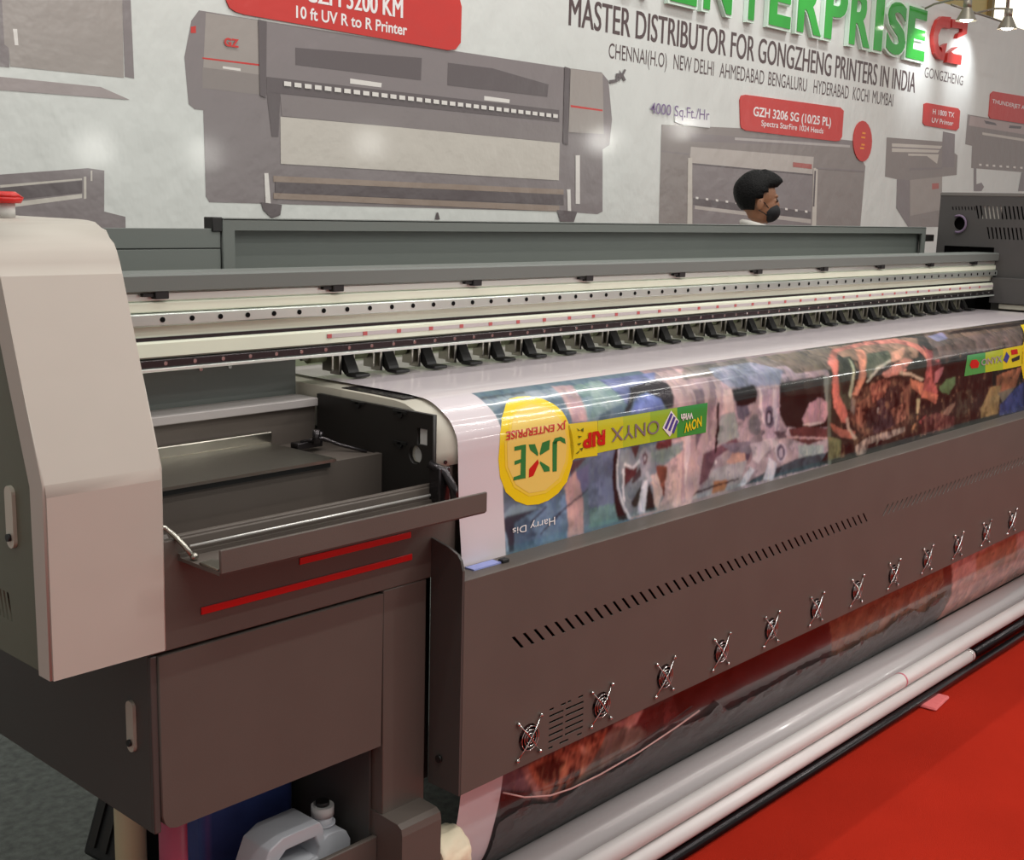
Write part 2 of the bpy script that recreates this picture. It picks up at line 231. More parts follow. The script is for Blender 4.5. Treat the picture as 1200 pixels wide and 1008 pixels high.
ART=[[[85,115,135],0.1,[[1.7957,0.5432],[2.2251,0.5475],[2.1375,0.9046],[1.7886,0.8977],[1.7918,0.7205],[1.7878,0.6513],[1.7918,0.5942]]],[[135,155,172],0.1,[[1.8084,0.5482],[2.0714,0.547],[2.0654,0.5797],[1.8821,0.5781],[1.7983,0.6007]]],[[82,96,108],0,[[1.797,0.5418],[1.9764,0.5442],[1.9692,0.5514],[1.8267,0.5537]]],[[60,85,120],0.1,[[1.798,0.6322],[1.8314,0.6233],[1.8146,0.7484],[1.8359,0.8094],[1.7887,0.8957],[1.7918,0.7205]]],[[95,140,135],0,[[2.1274,0.5456],[2.2251,0.5475],[2.1808,0.5897],[2.1225,0.5912]]],[[125,155,168],0,[[2.1088,0.5911],[2.1808,0.5897],[2.1449,0.655],[2.1063,0.6507]]],[[85,120,140],0.15,[[2.0927,0.8166],[2.1443,0.7619],[2.1376,0.9024],[2.0879,0.9011]]],[[95,105,148],0,[[2.047,0.7657],[2.1446,0.7351],[2.1441,0.7753],[2.0932,0.8078]]],[[75,122,158],0.25,[[1.8341,0.8339],[1.8778,0.8164],[2.046,0.8006],[2.0402,0.8982],[1.8543,0.8979]]],[[110,145,165],0.1,[[1.817,0.8227],[1.8609,0.7969],[1.9528,0.8203],[1.8768,0.8308]]],[[42,55,75],0,[[1.8047,0.8288],[1.8472,0.8195],[1.94,0.8203],[1.8765,0.8349],[1.859,0.8403],[1.8556,0.8973],[1.7887,0.8965],[1.7971,0.852]]],[[120,155,190],0,[[1.7993,0.8957],[1.8073,0.858],[1.8245,0.8425],[1.8371,0.8592],[1.8399,0.8964]]],[[55,80,112],0,[[1.8088,0.8954],[1.815,0.8676],[1.8255,0.8538],[1.8315,0.8707],[1.8327,0.8959]]],[[120,155,190],0,[[1.8183,0.8952],[1.8204,0.8769],[1.8244,0.8694],[1.8262,0.8822],[1.8255,0.8953]]],[[192,148,152],0.1,[[2.0723,0.5399],[2.1349,0.5451],[2.1152,0.5992],[2.1099,0.6489],[2.0569,0.6474],[2.0575,0.6081]]],[[85,62,72],0,[[2.0509,0.7313],[2.1089,0.7303],[2.047,0.7657]]],[[188,142,140],0.1,[[2.0232,0.784],[2.0674,0.7577],[2.0839,0.7887],[2.0901,0.8339],[2.0893,0.9013],[2.0334,0.9001],[2.0367,0.8384],[2.0328,0.7985]]],[[40,50,70],0,[[1.9831,0.8489],[2.136,0.7912],[2.136,0.7948],[1.9894,0.853]]],[[40,50,70],0,[[1.9395,0.8778],[1.9829,0.8519],[1.988,0.8537],[1.9477,0.8784]]],[[40,50,70],0,[[1.9067,0.8465],[1.9658,0.8181],[1.9701,0.8205],[1.9127,0.8496]]],[[120,155,155],0.1,[[2.1998,0.5421],[2.2389,0.5409],[2.2515,0.6195],[2.1152,0.6472]]],[[88,104,165],0.2,[[2.2389,0.5409],[2.4621,0.5397],[2.4187,0.5761],[2.3364,0.5956],[2.261,0.6249],[2.2494,0.5779]]],[[188,152,152],0.15,[[2.4621,0.5397],[2.588,0.5384],[2.5719,0.6019],[2.5891,0.6551],[2.4418,0.6541],[2.4587,0.6145],[2.4618,0.5754]]],[[140,130,136],0.2,[[2.588,0.5384],[2.7811,0.5389],[2.6741,0.795],[2.591,0.7841],[2.5813,0.6663],[2.5719,0.6019]]],[[42,36,44],0.1,[[2.3118,0.5806],[2.4345,0.5683],[2.4613,0.5884],[2.4529,0.6278],[2.4383,0.6537],[2.4067,0.6517],[2.3943,0.6261],[2.3559,0.6034],[2.3028,0.6116],[2.2656,0.6459],[2.2429,0.6455]]],[[85,112,195],0.3,[[2.2718,0.6485],[2.2983,0.6157],[2.3542,0.6056],[2.3957,0.6239],[2.4032,0.6522]]],[[88,115,150],0.15,[[2.1141,0.7219],[2.2197,0.7238],[2.2041,0.8286],[2.2186,0.8955],[2.1073,0.8931]]],[[82,138,138],0.1,[[2.1096,0.8488],[2.2092,0.8493],[2.2186,0.8955],[2.1073,0.8931]]],[[200,163,160],0.12,[[2.3724,0.7309],[2.637,0.7288],[2.6377,0.7902],[2.5893,0.8274],[2.541,0.8809],[2.5105,0.9019],[2.2588,0.8976],[2.2708,0.7987]]],[[178,140,148],0.05,[[2.4861,0.762],[2.5155,0.7572],[2.5032,0.8965],[2.4664,0.8991]]],[[215,185,182],0.05,[[2.5229,0.7667],[2.5453,0.761],[2.543,0.8381],[2.5186,0.8774]]],[[150,115,122],0.05,[[2.5601,0.7284],[2.5829,0.7311],[2.5655,0.8413],[2.5495,0.8563]]],[[125,142,152],0.15,[[2.2325,0.7294],[2.3247,0.7331],[2.486,0.7408],[2.4861,0.762],[2.4001,0.7925],[2.3366,0.8164],[2.3958,0.8667],[2.367,0.8953],[2.2655,0.8947],[2.2438,0.8628],[2.2276,0.8123],[2.2258,0.7683]]],[[35,25,30],0,[[2.212,0.7228],[2.2248,0.7244],[2.2162,0.7669],[2.2178,0.8148],[2.2339,0.8652],[2.2556,0.8963],[2.2167,0.8952],[2.2029,0.8482],[2.1988,0.7882],[2.2006,0.749]]],[[200,205,212],0,[[2.2235,0.7243],[2.2299,0.7251],[2.2207,0.7715],[2.2242,0.8158],[2.2396,0.8581],[2.2655,0.8955],[2.2556,0.8963],[2.231,0.8608],[2.2146,0.8143],[2.215,0.7668]]],[[92,38,45],0.1,[[2.253,0.768],[2.2943,0.7778],[2.2894,0.7973],[2.2402,0.8182],[2.2463,0.7871]]],[[85,48,50],0,[[2.2682,0.726],[2.3045,0.7273],[2.2879,0.7587]]],[[50,66,60],0.2,[[2.2638,0.858],[2.3108,0.8187],[2.2997,0.8679],[2.2742,0.8739]]],[[38,42,42],0.2,[[2.3245,0.8473],[2.3429,0.8255],[2.3573,0.873],[2.3588,0.8919],[2.3205,0.8897]]],[[150,68,38],0.3,[[2.3709,0.7843],[2.4177,0.7949],[2.3958,0.8667],[2.3765,0.8388]]],[[110,38,45],0.2,[[2.3723,0.7288],[2.4389,0.7266],[2.4356,0.7639],[2.4002,0.7675],[2.369,0.7428]]],[[200,204,218],0.1,[[2.315,0.8152],[2.3381,0.8146],[2.3191,0.8923],[2.2856,0.8892]]],[[222,182,172],0.1,[[2.3495,0.806],[2.373,0.8052],[2.3931,0.8538],[2.3705,0.8938],[2.3571,0.8813],[2.3555,0.8438]]],[[118,148,142],0.1,[[2.345,0.752],[2.4715,0.7453],[2.4751,0.769],[2.4001,0.7842],[2.3654,0.7753]]],[[150,156,166],0.1,[[2.3013,0.7463],[2.3247,0.7351],[2.3518,0.7529],[2.3482,0.7853],[2.3208,0.7978],[2.301,0.7746]]],[[95,72,82],0,[[2.3166,0.7524],[2.3281,0.7458],[2.3382,0.7593],[2.3347,0.7752],[2.3211,0.7774]]],[[170,175,182],0,[[2.3219,0.7572],[2.328,0.7539],[2.3314,0.7625],[2.3272,0.7693]]],[[28,24,28],0,[[2.6313,0.6627],[2.6429,0.6604],[2.6431,0.7207],[2.6377,0.7902],[2.6259,0.7909],[2.6331,0.7283]]],[[185,152,156],0.12,[[2.5355,0.5772],[2.7217,0.5686],[2.6551,0.7525],[2.5951,0.8113],[2.5193,0.8926],[2.4771,0.892]]],[[165,142,150],0.22,[[2.7153,0.5677],[3.0261,0.586],[3.2104,0.6552],[3.2184,0.8964],[2.9065,0.9072],[2.5193,0.8926],[2.6255,0.7905]]],[[128,114,106],0.2,[[2.5885,0.5348],[3.4108,0.5296],[3.3273,0.5808],[3.0802,0.5853],[2.8221,0.5882],[2.5289,0.5828]]],[[136,140,168],0.2,[[2.6789,0.555],[2.8856,0.5528],[2.9901,0.6009],[2.942,0.6407],[2.7065,0.6278],[2.6616,0.5933]]],[[115,100,82],0.2,[[2.9789,0.5348],[3.3989,0.5364],[3.2777,0.6221],[3.0448,0.6167],[3.0261,0.586]]],[[148,160,156],0.1,[[2.6501,0.6936],[2.7184,0.6924],[2.7433,0.7632],[2.6365,0.769]]],[[210,180,175],0.1,[[2.6716,0.6289],[2.7043,0.6319],[2.7145,0.692],[2.65,0.6915]]],[[95,95,115],0.1,[[2.7215,0.6717],[2.7803,0.6754],[2.7917,0.7045],[2.762,0.7184],[2.7344,0.7111]]],[[28,26,26],0,[[2.7079,0.6323],[2.8153,0.6291],[2.8283,0.6522],[2.8204,0.6773],[2.7687,0.6815],[2.7294,0.6775],[2.7099,0.6537]]],[[176,152,172],0.12,[[2.8306,0.6394],[2.9402,0.6538],[2.9457,0.7698],[2.9102,0.8011],[2.8601,0.7773],[2.8757,0.7353],[2.8415,0.6967]]],[[225,205,205],0,[[2.8329,0.6396],[2.8461,0.6409],[2.8582,0.7072],[2.876,0.7441],[2.8591,0.7335],[2.8415,0.6967]]],[[26,27,25],0.3,[[2.942,0.6407],[3.1938,0.6397],[3.217,0.6933],[3.228,0.7887],[3.0853,0.7793],[2.9782,0.7602],[2.947,0.7254]]],[[46,46,40],0.2,[[2.9442,0.6364],[3.0316,0.635],[3.195,0.6374],[3.2167,0.6885],[3.0995,0.6821],[2.9748,0.6748]]],[[120,135,120],0.1,[[3.186,0.6367],[3.2178,0.6394],[3.2252,0.7647],[3.2044,0.7249]]],[[190,135,146],0.1,[[3.0709,0.7479],[3.1056,0.7102],[3.1651,0.6967],[3.2135,0.7164],[3.2181,0.7545],[3.2015,0.7715],[3.085,0.7678]]],[[225,190,180],0,[[3.0714,0.7662],[3.1215,0.765],[3.2063,0.7721],[3.1218,0.7756]]],[[98,46,44],0.2,[[2.9958,0.7689],[3.0851,0.7724],[3.2281,0.7934],[3.2203,0.8232],[3.1026,0.8274],[3.0138,0.8004]]],[[205,150,150],0,[[2.9788,0.7872],[3.2156,0.8203],[3.2154,0.825],[2.9964,0.7961]]],[[150,166,162],0.1,[[3.0502,0.8209],[3.1956,0.8391],[3.1946,0.8648],[3.045,0.8567]]],[[42,72,84],0.35,[[2.8076,0.8795],[3.0468,0.857],[3.2186,0.8632],[3.2184,0.8988],[2.7593,0.8918]]],[[14,14,18],0,[[3.1707,0.8899],[3.2188,0.8585],[3.2184,0.8974]]],[[95,92,118],0,[[2.9173,0.7267],[2.9158,0.7387],[2.9106,0.7484],[2.9025,0.7544],[2.8929,0.7557],[2.8833,0.7522],[2.875,0.7444],[2.8693,0.7335],[2.867,0.7212],[2.8684,0.7093],[2.8735,0.6996],[2.8813,0.6936],[2.8908,0.6922],[2.9006,0.6956],[2.909,0.7033],[2.9149,0.7142]]],[[40,38,55],0,[[2.9055,0.7276],[2.9047,0.7359],[2.9016,0.7428],[2.8968,0.747],[2.8911,0.748],[2.8853,0.7457],[2.8803,0.7404],[2.8768,0.7328],[2.8753,0.7243],[2.8762,0.716],[2.8792,0.7092],[2.8839,0.705],[2.8896,0.7039],[2.8954,0.7062],[2.9005,0.7115],[2.904,0.719]]],[[170,160,185],0,[[2.8963,0.7279],[2.8959,0.7336],[2.8945,0.7383],[2.8921,0.7413],[2.8893,0.7421],[2.8863,0.7406],[2.8838,0.7371],[2.882,0.7321],[2.8812,0.7263],[2.8816,0.7206],[2.8831,0.7159],[2.8854,0.7129],[2.8882,0.7121],[2.8911,0.7135],[2.8937,0.717],[2.8955,0.7221]]],[[190,175,190],0,[[2.9842,0.8329],[2.9813,0.8432],[2.9742,0.8513],[2.9638,0.8559],[2.9519,0.8564],[2.9402,0.8527],[2.9306,0.8454],[2.9244,0.8357],[2.9226,0.8249],[2.9254,0.8147],[2.9324,0.8066],[2.9426,0.8019],[2.9545,0.8013],[2.9662,0.8048],[2.976,0.8121],[2.9823,0.8219]]],[[90,80,105],0,[[2.9764,0.8318],[2.9742,0.8402],[2.9688,0.8467],[2.9611,0.8506],[2.9521,0.8511],[2.9434,0.8482],[2.9362,0.8424],[2.9315,0.8346],[2.9302,0.8259],[2.9323,0.8176],[2.9376,0.8111],[2.9453,0.8072],[2.9542,0.8066],[2.963,0.8094],[2.9703,0.8152],[2.975,0.8231]]],[[190,170,185],0,[[2.9634,0.8324],[2.9622,0.8374],[2.9594,0.8414],[2.9554,0.8438],[2.9507,0.8442],[2.9462,0.8426],[2.9425,0.8392],[2.9401,0.8345],[2.9394,0.8293],[2.9406,0.8243],[2.9434,0.8203],[2.9474,0.8179],[2.952,0.8175],[2.9565,0.8191],[2.9603,0.8225],[2.9627,0.8272]]],[[120,118,126],0.15,[[2.8528,0.7415],[2.8504,0.7516],[2.8431,0.7595],[2.832,0.764],[2.819,0.7645],[2.806,0.7609],[2.7949,0.7538],[2.7875,0.7443],[2.7846,0.7338],[2.7869,0.7238],[2.7939,0.7159],[2.8047,0.7113],[2.8176,0.7107],[2.8307,0.7141],[2.8421,0.7212],[2.8498,0.7308]]],[[150,115,125],0,[[2.803,0.8159],[2.801,0.8255],[2.796,0.8333],[2.789,0.838],[2.781,0.8389],[2.7732,0.8358],[2.7669,0.8294],[2.7629,0.8205],[2.7618,0.8105],[2.7639,0.8009],[2.7686,0.7931],[2.7752,0.7884],[2.7832,0.7874],[2.7911,0.7904],[2.7979,0.7969],[2.802,0.8058]]],[[85,62,85],0,[[2.7919,0.8144],[2.7907,0.8209],[2.788,0.8261],[2.7842,0.8293],[2.7799,0.8301],[2.7757,0.8282],[2.7723,0.824],[2.7702,0.8181],[2.7697,0.8115],[2.7708,0.8051],[2.7735,0.7998],[2.7773,0.7966],[2.7816,0.7958],[2.7858,0.7977],[2.7892,0.8019],[2.7913,0.8077]]],[[202,142,120],0.15,[[2.7319,0.7831],[2.7752,0.7842],[2.7697,0.8265],[2.7298,0.8361],[2.6767,0.8204]]],[[160,156,162],0.15,[[2.5193,0.8926],[2.6237,0.8277],[2.7776,0.8276],[2.7356,0.8926]]],[[168,102,50],0.1,[[2.6145,0.8597],[2.6858,0.866],[2.6676,0.8929],[2.6062,0.8918]]],[[40,30,34],0,[[2.5194,0.8865],[2.5412,0.8735],[2.6067,0.871],[2.7361,0.869],[2.736,0.8733],[2.6066,0.876],[2.5482,0.8787]]],[[192,198,210],0.1,[[2.7278,0.8893],[2.7926,0.8469],[2.8162,0.8589],[2.7632,0.8924]]],[[190,188,205],0.1,[[2.8565,0.891],[2.8917,0.8341],[2.9287,0.8569],[2.9066,0.9006]]],[[112,70,86],0.15,[[2.5741,0.7838],[2.7316,0.7609],[2.7357,0.7793],[2.6327,0.7998],[2.5856,0.8513],[2.5487,0.8623]]],[[240,220,215],0,[[2.6349,0.8126],[2.6343,0.8144],[2.6328,0.8158],[2.6306,0.8166],[2.628,0.8166],[2.6255,0.8159],[2.6234,0.8145],[2.622,0.8127],[2.6216,0.8108],[2.6223,0.809],[2.6238,0.8075],[2.626,0.8068],[2.6286,0.8067],[2.6311,0.8074],[2.6332,0.8088],[2.6345,0.8106]]],[[28,24,28],0,[[2.6326,0.6607],[2.6452,0.6599],[2.6435,0.7344],[2.6344,0.7875],[2.624,0.7903],[2.6318,0.7082]]],[[120,112,130],0.2,[[2.6552,0.7692],[2.795,0.7781],[2.8113,0.7931],[2.7944,0.8126],[2.701,0.7961]]],[[205,190,200],0,[[2.9067,0.6508],[2.9234,0.6523],[2.9344,0.733],[2.9226,0.7671],[2.9105,0.7259]]],[[205,185,190],0.15,[[2.7951,0.7867],[2.9102,0.7834],[2.944,0.8053],[2.8758,0.8188],[2.8333,0.8438],[2.8095,0.8319]]],[[95,80,92],0.2,[[2.9099,0.7656],[2.9785,0.7737],[2.9877,0.7928],[2.9444,0.792]]],[[215,205,212],0,[[2.8955,0.8435],[2.9081,0.843],[2.9197,0.8735],[2.9067,0.8894]]],[[120,100,112],0.1,[[2.5392,0.6154],[2.5821,0.6153],[2.5733,0.7098],[2.5382,0.7791]]],[[210,190,190],0.05,[[2.4944,0.6648],[2.5153,0.665],[2.5169,0.7763],[2.489,0.8533]]],[[150,120,130],0.05,[[2.6288,0.5894],[2.648,0.5888],[2.6098,0.714],[2.5957,0.7453],[2.5865,0.6622]]],[[212,216,222],0,[[2.3045,0.7589],[2.2778,0.7755],[2.2485,0.7634],[2.2419,0.7685],[2.2791,0.7817],[2.3078,0.7683]]],[[175,182,190],0,[[2.3379,0.792],[2.3556,0.8192],[2.343,0.8235],[2.3275,0.7987]]],[[230,226,232],0,[[2.2419,0.7745],[2.2477,0.7745],[2.2408,0.8183],[2.2437,0.8548],[2.2385,0.854],[2.2344,0.8173]]],[[70,60,66],0.1,[[2.3043,0.7792],[2.3159,0.8011],[2.2776,0.8166],[2.2699,0.8126]]],[[48,40,30],0.6,[[3.3583,0.5311],[4.1534,0.5283],[3.9845,0.9026],[3.2191,0.8901]]],[[92,100,82],0.3,[[3.216,0.644],[3.2352,0.6442],[3.2378,0.9015],[3.2184,0.9002]]],[[150,110,80],0.3,[[3.3583,0.5311],[3.8114,0.5305],[3.938,0.5479],[3.8135,0.6295],[3.5529,0.6296],[3.3517,0.5954]]],[[88,54,36],0.8,[[3.3969,0.7009],[3.5767,0.6746],[3.7631,0.7002],[3.7804,0.816],[3.7229,0.869],[3.4494,0.846],[3.3433,0.7874],[3.3687,0.7166]]],[[66,46,52],0.7,[[3.5295,0.7368],[3.6779,0.7415],[3.658,0.8321],[3.4998,0.8473]]],[[130,74,48],0.5,[[3.6981,0.719],[3.7635,0.7052],[3.7579,0.8135],[3.7079,0.8082],[3.723,0.7606]]],[[60,66,50],0.3,[[3.3263,0.5864],[3.4052,0.588],[3.3491,0.7101],[3.3006,0.692],[3.2896,0.6274]]],[[190,195,145],0.1,[[3.3807,0.5951],[3.3892,0.6105],[3.3715,0.671],[3.3574,0.7201],[3.3376,0.709],[3.354,0.6695]]],[[208,92,60],0.25,[[3.2795,0.5773],[3.3186,0.592],[3.273,0.64],[3.2923,0.7092],[3.3322,0.7496],[3.3483,0.7925],[3.3052,0.7854],[3.2545,0.7325],[3.2355,0.6592]]],[[225,130,80],0.2,[[3.4765,0.5615],[3.5167,0.5705],[3.4696,0.6226],[3.441,0.6724],[3.3977,0.7139],[3.3605,0.7076],[3.3949,0.6731],[3.4201,0.6184]]],[[180,85,50],0.3,[[3.2306,0.7793],[3.3051,0.8059],[3.3861,0.8199],[3.3852,0.8438],[3.3041,0.8308],[3.2491,0.8062]]],[[110,115,62],0.5,[[3.2211,0.8185],[3.2992,0.837],[3.2933,0.8865],[3.2191,0.8879]]],[[84,95,70],0.3,[[3.5085,0.5884],[3.6576,0.586],[3.6446,0.6213],[3.5252,0.642],[3.4645,0.6791],[3.4455,0.6403]]],[[190,190,160],0,[[3.4494,0.6778],[3.5278,0.6374],[3.6348,0.6205],[3.6348,0.6259],[3.5348,0.6475],[3.4596,0.681]]],[[208,122,92],0.2,[[3.5547,0.6609],[3.7301,0.6229],[3.8112,0.6447],[3.6995,0.6713],[3.5768,0.6756]]],[[222,145,102],0.1,[[3.6584,0.5997],[3.782,0.5836],[3.7148,0.6216],[3.636,0.6312]]],[[38,43,30],0.3,[[3.7152,0.6545],[3.8157,0.627],[3.8782,0.637],[3.8847,0.6753],[3.8728,0.7106],[3.7609,0.6763]]],[[205,176,135],0,[[3.6769,0.6627],[3.7607,0.6743],[3.8641,0.7049],[3.846,0.7103],[3.7616,0.6838],[3.6834,0.6749]]],[[204,98,70],0.35,[[3.2439,0.6029],[3.3459,0.5496],[3.6077,0.5246],[3.8018,0.5354],[3.8829,0.578],[3.8986,0.6252],[3.9162,0.6728],[3.897,0.7193],[3.8765,0.7125],[3.8931,0.6659],[3.8706,0.6275],[3.8406,0.5951],[3.7608,0.5576],[3.5638,0.5485],[3.3642,0.5619],[3.2576,0.6196]]],[[178,56,58],0.35,[[3.9013,0.6022],[3.9858,0.6264],[3.984,0.7759],[3.9526,0.7421],[3.8964,0.7117],[3.915,0.6575]]],[[218,110,50],0.2,[[3.7571,0.6947],[3.8677,0.7193],[3.9595,0.753],[3.9493,0.7818],[3.9073,0.7776],[3.8236,0.7454],[3.7742,0.7259]]],[[210,180,160],0,[[3.5179,0.7925],[3.5328,0.7609],[3.5414,0.7665],[3.5323,0.7965]]],[[205,180,115],0,[[3.8133,0.7644],[3.8387,0.7669],[3.8319,0.8114],[3.8123,0.8144]]],[[190,120,60],0,[[3.7735,0.86],[3.8145,0.8196],[3.8258,0.8259],[3.7904,0.8645]]],[[190,155,125],0.2,[[3.3257,0.7763],[3.3426,0.7713],[3.3527,0.8068],[3.3999,0.8447],[3.3802,0.8469],[3.3382,0.8097]]],[[160,135,118],0.9,[[3.3893,0.8666],[3.4694,0.8484],[3.5514,0.8477],[3.7234,0.8468],[3.723,0.8616],[3.5717,0.8727],[3.4993,0.8828],[3.4488,0.8976],[3.3894,0.8969]]],[[20,18,20],0.5,[[3.294,0.8478],[3.3893,0.8643],[3.3874,0.8952],[3.3028,0.8786]]],[[25,18,22],0.5,[[3.723,0.8764],[3.9838,0.8714],[3.9845,0.9026],[3.6358,0.9001]]],[[22,18,20],0,[[3.4688,0.8719],[3.5197,0.8687],[3.5199,0.8974],[3.4588,0.8942]]],[[22,18,20],0,[[3.5352,0.8683],[3.5717,0.8679],[3.5667,0.8962],[3.5302,0.8949]]],[[150,70,40],0.9,[[3.4754,0.6894],[3.5666,0.6785],[3.6205,0.6927],[3.5811,0.7323],[3.4995,0.7481]]],[[58,40,36],0.9,[[3.59,0.7092],[3.6753,0.7072],[3.7013,0.7682],[3.6374,0.8006],[3.583,0.766]]],[[140,78,48],0.9,[[3.3992,0.738],[3.4776,0.7224],[3.491,0.7849],[3.4305,0.8157],[3.3918,0.7928]]],[[52,36,34],0.9,[[3.4497,0.7618],[3.5308,0.7607],[3.5422,0.8095],[3.47,0.8297]]],[[165,95,62],0.9,[[3.6261,0.7801],[3.7235,0.7705],[3.7353,0.821],[3.658,0.8321]]],[[30,32,26],0.6,[[3.7659,0.735],[3.8124,0.7493],[3.8139,0.8396],[3.7678,0.8594],[3.7583,0.7938]]],[[34,28,26],0.7,[[3.8367,0.7717],[3.9316,0.7862],[3.9848,0.8172],[3.984,0.8792],[3.8364,0.8724]]],[[150,40,36],0.6,[[3.8311,0.8415],[3.9078,0.8194],[3.9552,0.8398],[3.8831,0.8727]]],[[70,80,56],0.4,[[3.273,0.64],[3.3006,0.692],[3.3542,0.7152],[3.3659,0.7531],[3.3322,0.7496],[3.2873,0.7042]]],[[120,110,96],0.5,[[3.3639,0.7161],[3.3888,0.7278],[3.3813,0.7731],[3.3563,0.7521]]],[[26,28,24],0.6,[[4.0485,0.527],[4.9521,0.5298],[4.7623,0.9006],[3.8507,0.8921]]],[[120,95,78],0.2,[[4.0319,0.5206],[4.9073,0.5336],[4.8089,0.5762],[3.9729,0.5817]]],[[55,40,38],0.2,[[4.2484,0.5366],[4.901,0.5362],[4.8403,0.562],[4.1705,0.5535]]],[[110,90,82],0.25,[[3.9782,0.5788],[4.8162,0.5728],[4.7106,0.6509],[4.2012,0.642],[3.9198,0.6498]]],[[138,134,185],0.1,[[4.0228,0.5495],[4.1673,0.5343],[4.1368,0.5735],[4.0347,0.5811]]],[[182,68,56],0.3,[[3.9074,0.5852],[3.9243,0.6143],[3.9129,0.6746],[3.945,0.7196],[3.9783,0.7568],[3.9493,0.7754],[3.85,0.7616]]],[[96,32,32],0.3,[[3.9103,0.6449],[3.9995,0.66],[3.9645,0.7127],[3.9357,0.7273]]],[[195,95,98],0.1,[[3.9434,0.7237],[3.9499,0.686],[4.0131,0.6717],[4.008,0.6907],[3.9677,0.7258]]],[[18,26,20],0.3,[[4.0005,0.6686],[4.1893,0.6522],[4.1961,0.7236],[4.0987,0.7155]]],[[78,124,68],0.2,[[3.9853,0.7424],[4.0468,0.7198],[4.1178,0.7162],[4.1141,0.743],[4.0638,0.7743],[4.0092,0.7618]]],[[205,96,45],0.3,[[3.8484,0.7384],[3.9079,0.7502],[3.9809,0.7656],[3.9627,0.796],[3.9097,0.778],[3.85,0.7616]]],[[145,104,78],0.3,[[4.0,0.8472],[4.0523,0.8159],[4.121,0.8044],[4.1208,0.8149],[4.0305,0.8636]]],[[62,58,40],0.9,[[4.1408,0.7719],[4.2667,0.7723],[4.2701,0.8381],[4.1575,0.871],[4.1172,0.8878],[4.1368,0.8156]]],[[92,44,40],0.8,[[3.8509,0.8373],[3.97,0.8246],[4.1146,0.8574],[4.1045,0.8916],[3.8507,0.89]]],[[152,82,30],0.3,[[4.4845,0.7431],[4.7329,0.7297],[4.6753,0.8022],[4.5497,0.8335],[4.4891,0.8042]]],[[150,120,52],0.3,[[4.3473,0.8459],[4.4402,0.7811],[4.5307,0.7846],[4.5013,0.8852],[4.342,0.8867]]],[[110,100,80],0.2,[[4.5011,0.81],[4.6753,0.8022],[4.5495,0.8524]]],[[34,50,112],0.3,[[4.525,0.8546],[4.6753,0.8071],[4.7604,0.7904],[4.7623,0.9006],[4.5139,0.896]]],[[118,84,94],0.1,[[1.8136,1.3692],[1.9194,1.4064],[1.9342,1.4712],[1.8231,1.4282]]],[[70,24,24],0.4,[[1.8223,1.4279],[1.961,1.4785],[1.946,1.5119],[1.8497,1.5112]]],[[84,24,22],0.3,[[2.2011,1.396],[2.5104,1.4029],[2.5475,1.5079],[2.3252,1.5067],[2.1397,1.5196],[2.0104,1.5329]]],[[118,98,84],0.25,[[2.184,1.4169],[2.2255,1.4058],[2.3367,1.4403],[2.3788,1.4754],[2.3217,1.497],[2.1613,1.5198],[2.0864,1.5315],[2.1245,1.4736]]],[[175,110,98],0.3,[[1.8871,1.3948],[1.9254,1.3978],[2.0179,1.5116],[2.0265,1.5356],[1.9656,1.5024]]],[[152,66,24],0.9,[[1.9109,1.3962],[2.0732,1.3946],[2.202,1.4001],[2.1878,1.4334],[2.1642,1.4643],[2.1381,1.4987],[2.1016,1.5168],[2.0812,1.5314],[2.0256,1.5331],[1.984,1.4981],[1.9327,1.4363]]],[[70,26,14],0.7,[[1.9371,1.4091],[2.0159,1.4116],[2.0518,1.4389],[2.0388,1.4649],[1.9915,1.4739],[1.9527,1.44]]],[[205,120,80],0.2,[[2.0916,1.4083],[2.1077,1.41],[2.1301,1.4402],[2.1519,1.4598],[2.1138,1.4383]]],[[200,135,122],0.1,[[2.2155,1.3988],[2.3422,1.3922],[2.3207,1.4233],[2.29,1.4277],[2.2492,1.4117]]],[[62,8,8],0.25,[[2.455,1.383],[3.2784,1.3878],[3.3583,1.5429],[2.5606,1.536]]],[[112,66,32],0.25,[[3.2796,1.3909],[4.2254,1.4175],[4.3885,1.6559],[3.4166,1.6177]]],[[122,72,36],0.25,[[3.435,1.392],[4.1749,1.3921],[4.2867,1.5527],[3.5352,1.5676]]],[[80,34,18],0.2,[[4.1014,1.3901],[4.1777,1.3926],[4.29,1.5535],[4.2226,1.5365],[4.1536,1.4618]]],[[195,130,115],0.1,[[4.1733,1.389],[4.9177,1.3917],[5.1992,1.6631],[4.2547,1.6704],[4.266,1.5292]]],[[165,96,56],0.15,[[4.3958,1.4017],[4.7824,1.3934],[4.8994,1.5258],[4.4657,1.5042]]]]  # picture patches; a reflective band and carpet-glow compensation are mixed into the colours
